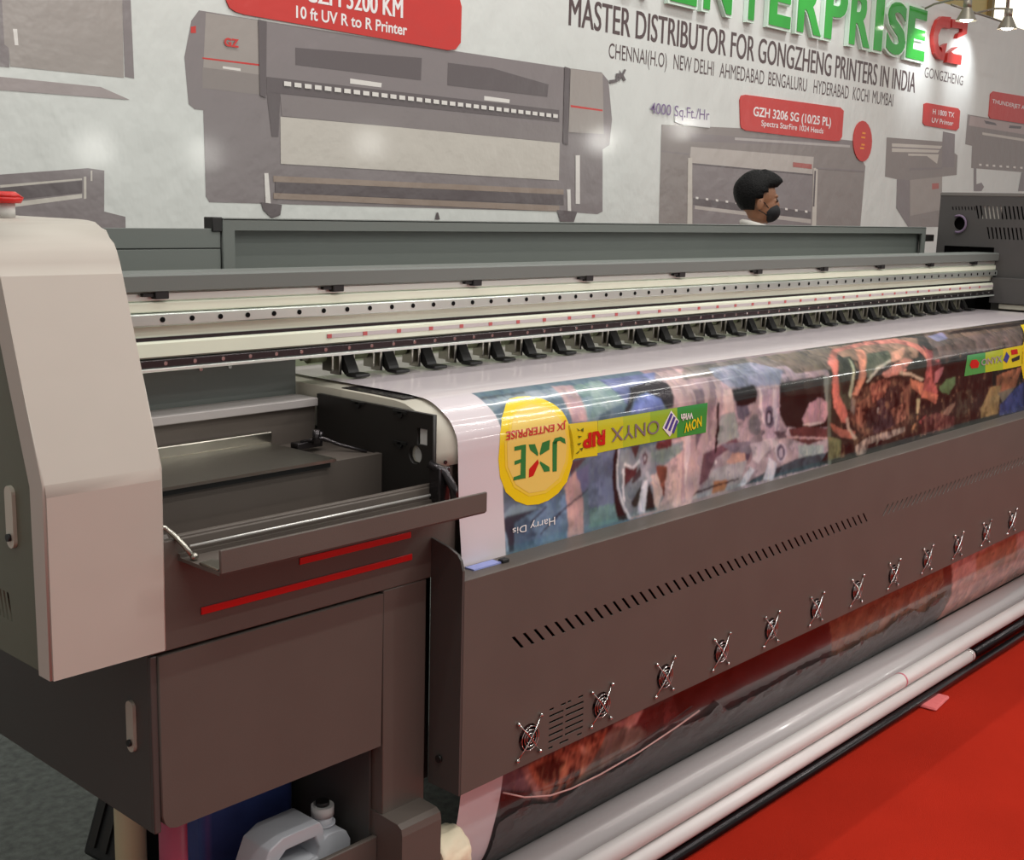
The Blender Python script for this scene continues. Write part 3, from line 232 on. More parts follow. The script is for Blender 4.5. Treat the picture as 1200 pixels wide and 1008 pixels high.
DEC1=[["sun_yellow",[[1.9068,0.5631],[1.8821,0.5781],[1.8431,0.6112],[1.8235,0.6435],[1.8168,0.6955],[1.8208,0.7329],[1.8377,0.7683],[1.8672,0.7917],[1.9032,0.8067],[1.9407,0.8106],[1.973,0.8073],[2.0064,0.7966],[2.0368,0.7751],[2.0556,0.7363],[2.0625,0.7067],[2.0545,0.6709],[2.0426,0.6436],[2.0345,0.6177],[2.0183,0.595],[2.0011,0.5781],[1.9702,0.5634],[1.9364,0.5593]]],["banner_yellow",[[2.0409,0.6477],[2.1452,0.6519],[2.1446,0.7315],[2.0644,0.7279],[2.0542,0.7318]]],["banner_lime1",[[2.1464,0.6518],[2.2391,0.6525],[2.2389,0.7254],[2.1445,0.7259]]],["banner_lime2",[[2.2391,0.6525],[2.3447,0.653],[2.3449,0.7267],[2.2389,0.7254]]],["banner_lime3",[[2.3447,0.653],[2.4561,0.6535],[2.4569,0.728],[2.3449,0.7267]]],["banner_green",[[2.4561,0.6535],[2.5891,0.6551],[2.5829,0.7303],[2.4569,0.728]]],["tag_green",[[4.2091,0.6501],[4.3687,0.6513],[4.376,0.7236],[4.1905,0.7222]]],["banner_lime2",[[4.3687,0.6513],[4.535,0.6497],[4.5432,0.7268],[4.376,0.7236]]],["banner_yellow",[[4.535,0.6497],[4.7301,0.6483],[4.7389,0.7263],[4.5432,0.7268]]],["sun_yellow",[[4.8467,0.5581],[4.9946,0.5538],[4.8699,0.6662],[4.8596,0.7989],[4.7925,0.8029],[4.751,0.7749],[4.7217,0.724],[4.7261,0.6519]]]]
DEC2=[["sun_mid",[[1.8627,0.6205],[1.9029,0.5906],[1.9604,0.5805],[2.0037,0.6006],[2.0288,0.6355],[2.0465,0.6829],[2.0395,0.7341],[2.0149,0.7719],[1.9643,0.7901],[1.9105,0.7889],[1.8632,0.7619],[1.8377,0.7168],[1.835,0.6611]]],["sun_pale",[[1.8683,0.6234],[1.901,0.5988],[1.9528,0.5889],[1.9965,0.6059],[2.0185,0.6365],[2.0378,0.6819],[2.0309,0.7286],[2.0072,0.7643],[1.9613,0.7832],[1.9107,0.7817],[1.8682,0.7564],[1.8449,0.7158],[1.8427,0.6662]]]]
DEC3=[["logo_green",[[1.8867,0.6746],[1.9014,0.6752],[1.8991,0.7476],[1.8825,0.7469]]],["logo_green",[[1.8648,0.6755],[1.8867,0.675],[1.886,0.684],[1.8647,0.6846]]],["logo_green",[[1.865,0.7061],[1.8857,0.704],[1.885,0.7122],[1.8648,0.7144]]],["logo_green",[[1.8614,0.7396],[1.8833,0.7378],[1.8825,0.7469],[1.8612,0.7471]]],["logo_green",[[1.9873,0.6821],[2.0029,0.6784],[2.001,0.747],[1.9867,0.7462]]],["logo_green",[[1.9873,0.6821],[1.9951,0.6732],[2.0147,0.6722],[2.0292,0.6787],[2.0318,0.6906],[2.0213,0.6863],[2.0114,0.6808],[2.0035,0.682],[1.999,0.69]]],["logo_green",[[1.9094,0.6766],[1.93,0.6779],[1.9405,0.6995],[1.9392,0.7056],[1.9155,0.6899]]],["logo_green",[[1.9789,0.6747],[1.9769,0.6957],[1.9468,0.7045],[1.9449,0.7001],[1.9533,0.6779]]],["logo_green",[[1.9466,0.7172],[1.9765,0.7341],[1.9776,0.7437],[1.959,0.7423],[1.9446,0.7212]]],["logo_red",[[1.9391,0.712],[1.9421,0.7208],[1.9241,0.7458],[1.9091,0.7478],[1.9106,0.7291]]],["white_ink",[[2.3942,0.6965],[2.4287,0.6581],[2.4635,0.6885],[2.4247,0.7216]]],["logo_red",[[4.2302,0.684],[4.245,0.6695],[4.2898,0.6706],[4.3166,0.6861],[4.3048,0.701],[4.2485,0.6989]]],["logo_blue",[[4.5388,0.6912],[4.5655,0.6626],[4.5992,0.6814],[4.5749,0.7043]]],["ink_dark",[[4.6195,0.6924],[4.7008,0.6839],[4.7006,0.7007],[4.6299,0.7051]]],["logo_red",[[4.6086,0.6584],[4.6717,0.6589],[4.6807,0.6777],[4.6173,0.677]]],["leaf_dark",[[2.0665,0.7168],[2.0829,0.7093],[2.0747,0.717]]],["leaf_dark",[[2.0693,0.6596],[2.0829,0.6677],[2.0747,0.6659]]],["leaf_dark",[[2.0734,0.6775],[2.0884,0.6802],[2.0782,0.6833]]],["leaf_dark",[[2.0721,0.6948],[2.0871,0.6945],[2.0788,0.7]]],["leaf_dark",[[2.0829,0.6655],[2.0938,0.6615],[2.0925,0.671]]],["leaf_dark",[[2.0802,0.7068],[2.0925,0.7061],[2.0883,0.7135]]]]
DEC4=[["logo_blue",[[2.4012,0.6981],[2.4272,0.6637],[2.4358,0.668],[2.4104,0.7025]]],["logo_blue",[[2.4167,0.7049],[2.4391,0.6732],[2.4478,0.6775],[2.426,0.7093]]],["logo_blue",[[2.4324,0.7118],[2.4511,0.6828],[2.4598,0.6871],[2.4417,0.7162]]]]
MTEXT=[["JX ENTERPRISE","logo_red",[[2.0356,0.6384],[1.8425,0.6358],[2.0327,0.6579],[1.8386,0.6591]],0.02],["RIP","logo_red",[[2.1712,0.674],[2.09,0.6754],[2.1707,0.7094],[2.0918,0.7091]],0.05],["ONYX","ink_grey",[[2.38,0.6751],[2.1929,0.6733],[2.3805,0.708],[2.1943,0.7068]],0.0],["NOW","banner_yellow",[[2.5607,0.6847],[2.4854,0.6964],[2.5613,0.7122],[2.4857,0.7205]],0.03],["With","white_ink",[[2.5229,0.6722],[2.4703,0.6708],[2.5234,0.6879],[2.4707,0.6885]],0.03],["Harry Dis","white_ink",[[1.9902,0.8402],[1.8527,0.8433],[1.9887,0.8628],[1.8514,0.861]],0.0],["ONYX","ink_pale",[[4.3327,0.6964],[4.5274,0.6974],[4.3298,0.6735],[4.5239,0.6714]],0.02]]
FILM=[[1.8504,1.5104],[1.8792,1.5041],[1.9453,1.5058],[2.0443,1.5423],[2.0831,1.5309],[2.1371,1.5152],[2.2381,1.5298],[2.3352,1.531],[2.4238,1.5013],[2.5028,1.4926],[2.5869,1.5081],[2.65,1.5054],[2.6983,1.4837],[2.7618,1.5293],[2.8298,1.5265],[2.9834,1.5243],[3.139,1.5165],[3.3186,1.5215],[3.4531,1.5327],[3.6267,1.5303],[3.7117,1.5374],[3.7999,1.5111],[3.9077,1.5057],[4.0248,1.5428],[4.0986,1.5126],[4.1946,1.5152],[4.2271,1.509]]
FEDGE=[[1.8241,1.4266],[1.9029,1.4681],[2.0001,1.5021],[2.0801,1.5148],[2.1929,1.5171],[2.3434,1.5082],[2.5004,1.4866],[2.5908,1.4699]]
WART={"printed_wide_printer":[["print_grey",[[2.789,2.314],[3.073,2.312],[4.18,2.311],[4.563,2.312],[4.998,2.314],[5.265,2.318],[5.326,2.28],[5.369,2.083],[5.355,1.948],[5.297,1.922],[5.317,1.593],[5.273,1.579],[4.986,1.588],[2.818,1.593],[2.803,1.616],[2.799,1.944],[2.761,1.945],[2.734,1.962],[2.72,2.134],[2.754,2.272]]],["print_light",[[2.819,2.309],[3.084,2.311],[3.066,2.024],[2.797,2.027]]],["print_mid",[[2.799,2.105],[3.067,2.102],[3.066,2.024],[2.797,2.027]]],["sign_red",[[2.8,2.142],[3.067,2.143],[3.067,2.136],[2.8,2.136]]],["print_white",[[2.892,2.118],[2.975,2.117],[2.975,2.107],[2.891,2.109]]],["sign_red",[[2.751,2.249],[2.773,2.255],[2.773,2.229],[2.75,2.226]]],["print_deep",[[3.246,2.226],[3.958,2.258],[3.954,2.16],[3.246,2.158]]],["print_deep",[[4.124,2.254],[4.423,2.258],[4.838,2.219],[4.831,2.158],[4.123,2.153]]],["print_white",[[3.537,2.13],[3.718,2.127],[3.715,2.108],[3.537,2.109]]],["print_white",[[4.37,2.125],[4.551,2.123],[4.549,2.105],[4.37,2.105]]],["print_deep",[[3.1,2.097],[4.927,2.1],[4.93,2.041],[3.099,2.037]]],["print_deep",[[3.099,2.037],[3.167,2.036],[3.156,1.865],[3.122,1.863]]],["print_mid2",[[3.167,2.029],[4.965,2.022],[4.935,1.938],[3.174,1.948]]],["print_paper",[[3.166,1.945],[3.836,1.944],[4.938,1.936],[4.941,1.747],[3.166,1.756]]],["print_tan",[[3.128,1.706],[4.981,1.702],[4.982,1.676],[3.128,1.682]]],["print_deep",[[3.137,1.682],[4.982,1.672],[4.985,1.623],[3.136,1.637]]],["print_tan",[[3.128,1.637],[4.95,1.618],[4.952,1.588],[3.127,1.613]]],["print_white",[[3.082,1.715],[3.103,1.716],[3.114,1.588],[3.088,1.588]]],["print_white",[[5.008,1.703],[5.036,1.704],[5.051,1.558],[5.023,1.558]]],["print_white",[[5.069,1.88],[5.104,1.882],[5.118,1.63],[5.082,1.63]]],["print_deep",[[3.063,1.598],[3.17,1.59],[3.161,1.547],[3.118,1.533],[3.075,1.567]]],["print_deep",[[4.931,1.596],[5.099,1.59],[5.073,1.536],[4.961,1.535]]],["print_deep",[[4.062,1.571],[4.073,1.571],[4.085,1.539],[4.052,1.539]]],["print_light",[[5.005,2.312],[5.27,2.314],[5.299,2.003],[5.005,1.994]]],["sign_red",[[5.014,2.132],[5.281,2.128],[5.282,2.119],[5.015,2.121]]],["print_deep",[[4.957,2.318],[4.998,2.314],[5.004,1.929],[4.962,1.936]]],["print_deep",[[3.061,2.314],[3.102,2.312],[3.094,2.013],[3.065,2.021]]],["print_deep",[[5.326,2.284],[5.385,2.294],[5.383,2.324],[5.428,2.329],[5.429,2.311],[5.399,2.304],[5.401,2.282],[5.335,2.267]]],["print_deep",[[5.412,2.345],[5.435,2.329],[5.456,2.354],[5.472,2.351],[5.451,2.322],[5.475,2.297],[5.453,2.291],[5.437,2.307],[5.415,2.288],[5.4,2.295],[5.421,2.319]]]],"printed_cabinet_machine":[["print_light",[[2.015,2.248],[2.465,2.308],[2.462,2.035],[2.034,2.033],[2.031,2.091],[2.017,2.104]]],["print_grey",[[2.465,2.308],[2.499,2.313],[2.504,2.036],[2.466,2.039]]],["print_grey",[[1.923,2.257],[2.015,2.248],[2.017,2.104],[2.031,2.094],[2.031,2.03],[1.911,2.029]]],["print_white",[[2.049,2.158],[2.064,2.159],[2.066,2.106],[2.053,2.105]]],["print_shadow",[[1.938,1.996],[2.368,1.994],[2.484,1.958],[1.936,1.951]]]],"printed_flat_machine":[["print_grey",[[1.92,1.663],[2.307,1.704],[2.371,1.698],[2.365,1.55],[2.451,1.532],[2.45,1.482],[1.911,1.48]]],["print_paper",[[1.978,1.634],[2.282,1.667],[2.282,1.661],[1.978,1.625]]],["print_paper",[[1.975,1.567],[2.021,1.577],[2.28,1.612],[2.279,1.597],[1.974,1.553]]],["print_paper",[[2.289,1.673],[2.299,1.674],[2.296,1.595],[2.286,1.594]]],["print_paper",[[2.317,1.696],[2.323,1.696],[2.322,1.659],[2.315,1.659]]],["print_deep",[[1.918,1.618],[2.282,1.658],[2.28,1.616],[1.975,1.579],[1.916,1.572]]]],"printed_roll_machine":[["print_mid",[[5.824,2.086],[6.625,2.117],[8.122,2.124],[8.33,1.957],[8.321,1.528],[5.842,1.533]]],["print_grey",[[6.115,2.056],[6.592,2.065],[8.097,2.123],[8.103,2.082],[6.12,2.008]]],["print_paler",[[6.593,2.059],[8.076,2.092],[8.079,2.075],[6.594,2.044]]],["print_grey",[[5.835,1.945],[6.117,1.94],[6.109,1.929],[5.836,1.935]]],["print_paper2",[[6.126,1.979],[7.578,1.988],[7.577,1.87],[6.122,1.886]]],["print_deep",[[6.148,1.887],[7.577,1.875],[7.578,1.864],[6.149,1.877]]],["print_grey",[[6.149,1.877],[7.578,1.864],[7.613,1.524],[6.19,1.516]]],["print_deep",[[6.175,1.685],[7.588,1.626],[7.599,1.547],[6.179,1.646]]],["print_paper2",[[6.197,1.641],[7.595,1.575],[7.599,1.547],[6.199,1.621]]],["print_paper",[[6.102,1.914],[6.145,1.916],[6.181,1.516],[6.128,1.515]]],["print_paper",[[7.583,1.915],[7.641,1.917],[7.672,1.524],[7.613,1.524]]],["print_deep",[[7.597,1.899],[7.62,1.899],[7.63,1.661],[7.606,1.661]]],["print_red_soft",[[7.308,1.942],[7.556,1.939],[7.56,1.908],[7.311,1.912]]],["print_grey",[[7.617,1.922],[8.309,1.926],[8.31,1.917],[7.618,1.911]]],["print_white",[[6.201,1.693],[6.228,1.692],[6.229,1.679],[6.202,1.681]]],["print_white",[[6.307,1.689],[6.334,1.687],[6.336,1.674],[6.308,1.676]]],["print_white",[[6.414,1.684],[6.443,1.682],[6.444,1.669],[6.416,1.671]]],["print_white",[[6.525,1.679],[6.554,1.677],[6.555,1.664],[6.526,1.666]]],["print_white",[[6.637,1.673],[6.667,1.671],[6.668,1.658],[6.639,1.66]]],["print_white",[[6.752,1.668],[6.783,1.666],[6.784,1.653],[6.754,1.655]]],["print_white",[[6.87,1.663],[6.901,1.661],[6.903,1.647],[6.872,1.649]]],["print_white",[[6.991,1.657],[7.022,1.655],[7.024,1.642],[6.992,1.644]]],["print_white",[[7.114,1.652],[7.146,1.649],[7.148,1.636],[7.115,1.638]]],["print_white",[[7.24,1.646],[7.273,1.644],[7.275,1.63],[7.242,1.632]]],["print_white",[[7.369,1.64],[7.403,1.638],[7.405,1.624],[7.371,1.626]]],["print_white",[[7.501,1.634],[7.536,1.632],[7.538,1.617],[7.503,1.62]]]],"printed_small_flatbed":[["print_mid",[[8.63,2.177],[9.61,2.2],[9.594,2.278],[9.824,2.272],[9.839,2.126],[9.91,2.109],[9.927,1.954],[9.65,1.931],[9.716,1.536],[9.107,1.532],[8.876,1.671],[8.851,1.884],[8.652,1.896]]],["print_grey",[[9.04,1.884],[9.07,1.885],[9.136,1.532],[9.107,1.532],[8.876,1.671],[8.851,1.884]]],["print_grey",[[9.594,2.278],[9.824,2.272],[9.864,2.013],[9.635,2.003],[9.6,2.173]]],["print_paper",[[8.72,2.139],[9.601,2.167],[9.533,2.111],[8.731,2.078]]],["print_paper",[[9.004,2.079],[9.551,2.099],[9.534,2.026],[9.336,2.076],[9.007,2.063]]],["print_grey",[[8.725,2.115],[9.59,2.143],[9.592,2.134],[8.726,2.106]]],["print_light",[[9.07,1.885],[9.65,1.931],[9.672,1.67],[9.121,1.616]]],["print_grey",[[9.053,1.974],[9.635,2.003],[9.638,1.99],[9.057,1.955]]],["print_red_soft",[[9.47,1.872],[9.597,1.879],[9.605,1.836],[9.48,1.826]]]],"printed_slim_printer":[["print_mid",[[10.04,2.44],[11.587,2.445],[11.702,2.033],[10.205,2.02],[10.182,2.198],[10.042,2.204]]],["print_pink",[[10.094,2.431],[11.589,2.437],[11.612,2.356],[10.077,2.355]]],["print_paper",[[10.367,2.318],[11.622,2.319],[11.628,2.296],[10.372,2.298]]],["print_deep",[[10.38,2.416],[10.62,2.411],[10.662,2.393],[10.422,2.391]]],["print_deep",[[10.944,2.411],[11.22,2.421],[11.206,2.398],[10.93,2.388]]],["print_grey",[[10.258,2.022],[10.311,2.024],[10.354,1.836],[10.301,1.835]]],["print_grey",[[10.341,1.892],[10.446,1.909],[10.508,1.876],[10.462,1.839],[10.354,1.836]]],["print_grey",[[11.325,2.027],[11.386,2.029],[11.43,1.865],[11.287,1.861],[11.295,1.906]]],["print_white",[[10.356,2.061],[10.409,2.063],[10.414,2.045],[10.359,2.047]]],["print_white",[[10.501,2.062],[10.555,2.065],[10.56,2.047],[10.504,2.048]]],["print_white",[[10.648,2.064],[10.704,2.067],[10.709,2.049],[10.652,2.05]]],["print_white",[[10.799,2.066],[10.856,2.069],[10.861,2.051],[10.803,2.052]]],["print_white",[[10.953,2.068],[11.012,2.071],[11.016,2.053],[10.957,2.054]]],["print_white",[[11.111,2.07],[11.17,2.073],[11.175,2.055],[11.115,2.056]]],["print_white",[[11.272,2.073],[11.332,2.075],[11.337,2.057],[11.276,2.058]]],["print_white",[[11.436,2.075],[11.498,2.077],[11.503,2.059],[11.44,2.06]]]]}
SIGNS=[["sign_red",[[2.912,2.494],[4.168,2.594],[4.204,2.512],[4.202,2.352],[4.169,2.318],[4.119,2.309],[2.992,2.324],[2.952,2.329],[2.924,2.341],[2.909,2.368]]],["sign_red",[[6.617,2.284],[6.633,2.311],[6.681,2.32],[7.891,2.334],[7.942,2.315],[7.944,2.143],[7.912,2.112],[7.852,2.106],[6.704,2.107],[6.654,2.119],[6.642,2.139]]],["sign_red",[[9.199,2.457],[9.242,2.469],[9.83,2.472],[9.876,2.455],[9.88,2.322],[9.835,2.299],[9.245,2.301],[9.208,2.318]]],["sign_red",[[10.454,2.635],[10.503,2.66],[11.842,2.689],[11.911,2.45],[10.502,2.438],[10.461,2.456]]],["sign_red",[[8.393,2.136],[8.393,2.092],[8.379,2.051],[8.353,2.018],[8.316,1.996],[8.273,1.987],[8.228,1.992],[8.185,2.01],[8.149,2.04],[8.123,2.078],[8.11,2.121],[8.11,2.164],[8.124,2.204],[8.149,2.236],[8.185,2.258],[8.227,2.268],[8.272,2.264],[8.315,2.247],[8.352,2.218],[8.379,2.18]]],["paper_strip",[[5.941,2.179],[6.3,2.181],[6.308,2.098],[6.034,2.095],[5.947,2.108]]]]
WTEXT=[["MASTER DISTRIBUTOR FOR GONGZHENG PRINTERS IN INDIA","ink_brown",4.98,9.036,2.523,2.67,0.02],["CHENNAI(H.O)","ink_brown",5.319,5.848,2.398,2.476,0.0],["NEW DELHI","ink_brown",5.915,6.324,2.398,2.479,0.0],["AHMEDABAD","ink_brown",6.388,6.891,2.398,2.481,0.0],["BENGALURU","ink_brown",6.942,7.425,2.399,2.483,0.0],["HYDERABAD","ink_brown",7.516,8.004,2.399,2.485,0.0],["KOCHI","ink_brown",8.066,8.31,2.399,2.487,0.0],["MUMBAI","ink_brown",8.362,8.688,2.399,2.488,0.0],["GONGZHENG","ink_brown",9.176,9.89,2.652,2.728,0.0],["10 ft UV R to R Printer","white_ink",3.247,3.862,2.343,2.392,0.02],["GZM 3200 KM","white_ink",3.296,3.836,2.414,2.497,0.03],["GZ","sign_red",2.898,2.966,2.194,2.227,0.04],["4000 Sq.Ft./Hr","ink_purple",5.706,6.295,2.141,2.2,0.004],["GZH 3206 SG (10/25 PL)","white_ink",6.778,7.772,2.202,2.258,0.02],["Spectra StarFire 1024 Heads","white_ink",6.88,7.673,2.147,2.182,0.01],["H 1800 TX","white_ink",9.365,9.765,2.394,2.434,0.01],["UV Printer","white_ink",9.358,9.762,2.331,2.368,0.01],["THUNDERJET AC 1","white_ink",10.504,11.366,2.554,2.598,0.01]]
BIGL=[["X",5.403,5.606],["E",5.806,6.07],["N",6.133,6.434],["T",6.52,6.777],["E",6.851,7.114],["R",7.193,7.508],["P",7.546,7.847],["R",7.891,8.198],["I",8.253,8.381],["S",8.438,8.747],["E",8.766,9.078]]
BIGZ=[2.751,3.117]
GZL=[["sign_red",[[9.497,3.127],[9.342,3.113],[9.272,3.08],[9.228,3.023],[9.208,2.959],[9.229,2.889],[9.271,2.831],[9.341,2.802],[9.433,2.798],[9.455,2.882],[9.47,2.931],[9.349,2.892],[9.39,2.881],[9.39,2.852],[9.34,2.87],[9.305,2.918],[9.299,2.97],[9.335,3.021],[9.388,3.037],[9.5,3.04]]],["sign_red",[[9.518,3.116],[9.82,3.121],[9.816,3.04],[9.632,2.984],[9.656,3.021],[9.727,3.046],[9.727,3.067],[9.531,3.054]]],["sign_red",[[9.684,2.928],[9.561,2.878],[9.603,2.866],[9.759,2.872],[9.754,2.797],[9.487,2.79],[9.498,2.86],[9.62,2.916]]]]
DASH=[[3.202,2.078],[4.895,2.068]]

# ------------------------------------------------------------------ setting
f=struct(MB().box(-6,40,-7,12,-.1,0).out('floor',GCARPET)); f['label']='grey carpet floor of the exhibition hall'
cp=MB().box(-5.5,20,-6.5,1.70,0,.006).out('red_carpet',CARPET); tag(cp,'bright red carpet covering the floor in front of the big printer','carpet')
wl=struct(MB().box(-3,16,4.21,4.30,0,3.222).out('wall_back',mat('wall_panel',(200,200,195),.6)))
# hall beyond, glimpsed over the stall wall
HW=mat('hall_wall_cream',(240,214,150),.8); HL=mat('hall_window_glow',(255,244,214),.8,emit=1.6)
hw=struct(MB().box(6,40,11.6,11.8,0,10).out('wall_rear_hall',HW))
hp=struct(MB().box(0,1,0,.06,0,1).out('window_1',HL)); hp.location=(28.4,11.5,3.8); hp.scale=(3.0,1,4)
MB().box(-.05,.0,-.02,.08,0,1).out('window_frame',mat('hall_frame',(170,150,110),.6),hp)
hp=struct(MB().box(0,1,0,.06,0,1).out('window_2',HL)); hp.location=(32.2,11.5,3.8); hp.scale=(3.0,1,4)
MB().box(-.05,.0,-.02,.08,0,1).out('window_frame',mat('hall_frame'),hp)
# ------------------------------------------------------------------ wall banner
YB=4.2
ban=empty('wall_banner','large white glossy vinyl backdrop with printer pictures and green and brown lettering, behind the machine','banner',(5,YB,0))
def B(o):
    o.parent=ban; o.location=(-5,-YB,0); return o
bs=MB(); NX=120
bs.box(-2.9,15.9,YB,YB+.008,.05,3.222); B(bs.out('banner_sheet',BANN))
for nm,items in WART.items():
    base=.0012
    B(join_poly(nm,items,lambda a,b_,k:Vector((a,YB-.0010-.00012*k,b_)),ban))
fr=lambda a,b_,k:Vector((a,YB-.018-.0004*k,b_))
names=['large red label with white text above the wide printer picture','red label reading GZH 3206 SG','small red UV printer label','red label at the right edge','round red badge','white speed strip']
for k,(mn,pts) in enumerate(SIGNS):
    o=MB()
    vs=[Vector((p[0],YB-.006 if k!=4 else YB-.007,p[1])) for p in pts]
    f_=o.poly(vs); g=bmesh.ops.extrude_face_region(o.b,geom=[f_])
    for v in g['geom']:
        if isinstance(v,bmesh.types.BMVert): v.co.y+=.005
    B(o.out('red_sign' if k<5 else 'speed_strip',ink(mn),ban))
# badge marks
o=MB()
for a,b_,l in [(-.02,.05,.05),(-.03,.02,.06),(-.02,-.03,.05),(-.035,-.055,.06)]:
    cx=sum(p[0] for p in SIGNS[4][1])/20; cz=sum(p[1] for p in SIGNS[4][1])/20
    o.box(cx+a,cx+a+l,YB-.0085,YB-.0075,cz+b_,cz+b_+.012)
B(o.out('badge_lettering',mat('badge_orange',(235,150,60),.4),ban))
def wall_text(s,mn,x0,x1,z0,z1,off,y=YB-.0105,ext=0):
    me=text_verts(s,off,ext)
    xs=[v.co.x for v in me.vertices]; ys=[v.co.y for v in me.vertices]
    # baseline: use capital height for lower bound
    yb=0 if min(ys)<-.02 and any(ch in s for ch in 'gpqy(') else min(ys)
    yt=max(ys)
    for v in me.vertices:
        v.co=Vector((x0+(v.co.x-min(xs))/(max(xs)-min(xs))*(x1-x0), y-v.co.z, z0+(v.co.y-yb)/(yt-yb)*(z1-z0)))
    me.update(); me.materials.clear(); me.materials.append(ink(mn) if mn in INK else MATS[mn]); me.name='lettering'
    return put(bpy.data.objects.new('lettering',me))
for s,mn,x0,x1,z0,z1,off in WTEXT:
    on=(mn=='white_ink' or s[0]=='4'); ty=YB-.0068 if on else (YB-.0055 if s=='GZ' else YB-.0008)
    lab(B(wall_text(s,mn,x0,x1,z0,z1,off,ty)),'lettering reading '+s)
mat('acrylic_green',(40,165,50),.12,spec=.6,coat=.6,var=.25,vscale=2.2); mat('acrylic_edge',(215,235,220),.3)
for ch,x0,x1 in BIGL:
    o=wall_text(ch,'acrylic_edge',x0-.012,x1+.012,BIGZ[0]-.014,BIGZ[1]+.014,.045,y=YB-.016,ext=.014); o.name='raised_letter'
    lab(B(o),'green raised letter %s with pale edge'%ch)
    p=wall_text(ch,'acrylic_green',x0+.004,x1-.004,BIGZ[0]+.002,BIGZ[1]-.002,.03,y=YB-.033,ext=.002); p.name='letter_face'; p.parent=o
o=MB()
for mn,pts in GZL:
    f_=o.poly([Vector((p[0],YB-.03,p[1])) for p in pts]); g=bmesh.ops.extrude_face_region(o.b,geom=[f_])
    for v in g['geom']:
        if isinstance(v,bmesh.types.BMVert): v.co.y+=.028
bmesh.ops.triangulate(o.b,faces=o.b.faces)
lab(B(o.out('emblem',ink('sign_red'),ban)),'red emblem of an angular G and Z')
o=MB()
N=33
for k in range(N):
    t=k/(N-1); x=DASH[0][0]+(DASH[1][0]-DASH[0][0])*t; z=DASH[0][1]+(DASH[1][1]-DASH[0][1])*t
    o.box(x-.018,x+.018,YB-.0058,YB-.0050,z-.009,z+.009)
B(o.out('printed_dash_row',ink('print_white'),ban))
# ------------------------------------------------------------------ wall lamps
WS=mat('lamp_shade_grey',(150,145,132),.35,metal=.5); BU=mat('lamp_bulb',(255,250,240),.5,emit=14)
def wall_lamp(x,z,label):
    t=empty('arm_lamp',label,'lamp',(x,3.85,z),'arm lamps over the banner')
    o=MB().cyl((0,0,.045),(.0,0,-.05),.028,20,.075,caps=False).cyl((0,0,.10),(0,0,.04),.03,16); o.out('lamp_shade',WS,t)
    MB().sph((0,0,-.035),.048,14,8,(1,1,.5)).out('bulb',BU,t)
    MB().tube([(0,0,.1),(0,.1,.11),(0,.25,.09),(0,.36,.05)],.008).cyl((0,.335,.05),(0,.362,.05),.03).out('arm',WS,t)
    l=bpy.data.lights.new('lamp_light','SPOT'); l.energy=12; l.spot_size=R_(85); l.spot_blend=.7; l.shadow_soft_size=.04; l.color=(.92,.95,1)
    lo=bpy.data.objects.new('lamp_light',l); put(lo,t); lo.location=(0,0,-.08); lo.rotation_euler=(R_(58),0,0)
    return t
wall_lamp(9.03,3.065,'grey cone lamp at the top of the banner just right of the red emblem')
wall_lamp(9.80,3.10,'grey cone lamp nearest the right end of the banner top')
t=empty('lamp_rail','thin grey rail with an upright post holding the lamps over the banner','rail',(9.1,4.0,3.15))
MB().cyl((.0,0,0),(1.1,0,0),.008).out('rail_bar',WS,t); MB().cyl((1.05,0,-.02),(1.05,0,.6),.014).out('post',WS,t)
# ------------------------------------------------------------------ person
t=empty('person','man in white shirt and black face mask with short black hair standing behind the printer','person',(5.42,3.3,0))
skin=mat('skin',(150,104,76),.5); hairm=mat('black_hair',(11,10,10),.6,spec=.2,bump=.5,bscale=120)
FD=R_(-45)
RM=Matrix.Rotation(FD,4,'Z')
def skinmesh(name,joints,edges,m_,parent,sub=2,vox=None,extra=None):
    me=bpy.data.meshes.new(name); me.from_pydata([j[:3] for j in joints],edges,[])
    o=bpy.data.objects.new(name,me); C.objects.link(o)
    md=o.modifiers.new('s','SKIN'); sv=me.skin_vertices[0].data
    for i,j in enumerate(joints): sv[i].radius=(j[3],j[4] if len(j)>4 else j[3])
    sv[0].use_root=True
    o.modifiers.new('u','SUBSURF').levels=sub
    ms=eval_mesh(o,name); bpy.data.objects.remove(o)
    bm=bmesh.new(); bm.from_mesh(ms)
    if extra: extra(bm)
    bm.to_mesh(ms); bm.free()
    if vox:
        o=bpy.data.objects.new(name,ms); C.objects.link(o)
        r=o.modifiers.new('r','REMESH'); r.mode='VOXEL'; r.voxel_size=vox; r.use_smooth_shade=True
        sm=o.modifiers.new('m','SMOOTH'); sm.iterations=3
        ms=eval_mesh(o,name); bpy.data.objects.remove(o)
    for p in ms.polygons: p.use_smooth=True
    ms.materials.clear(); ms.materials.append(m_)
    ms.name=name
    return put(bpy.data.objects.new(name,ms),parent)
def head(bm):
    def s(c,r,sc):
        x=bmesh.ops.create_uvsphere(bm,u_segments=24,v_segments=16,radius=r)
        for v in x['verts']: v.co=Vector((v.co.x*sc[0]+c[0],v.co.y*sc[1]+c[1],v.co.z*sc[2]+c[2]))
    s((-.008,0,1.695),.098,(1.0,.80,1.0)); s((.022,0,1.635),.082,(.98,.78,1.0)); s((.045,0,1.60),.05,(1,.95,.8))
    s((.098,0,1.645),.014,(1.2,.8,1.6)); s((.088,0,1.69),.02,(.6,2.2,.6)); s((.085,0,1.612),.018,(.8,1.6,.5))
    for sy in (-1,1):
        s((-.005,sy*.082,1.648),.03,(.62,.30,1.05)); s((.082,sy*.032,1.668),.012,(.8,1.1,.8))
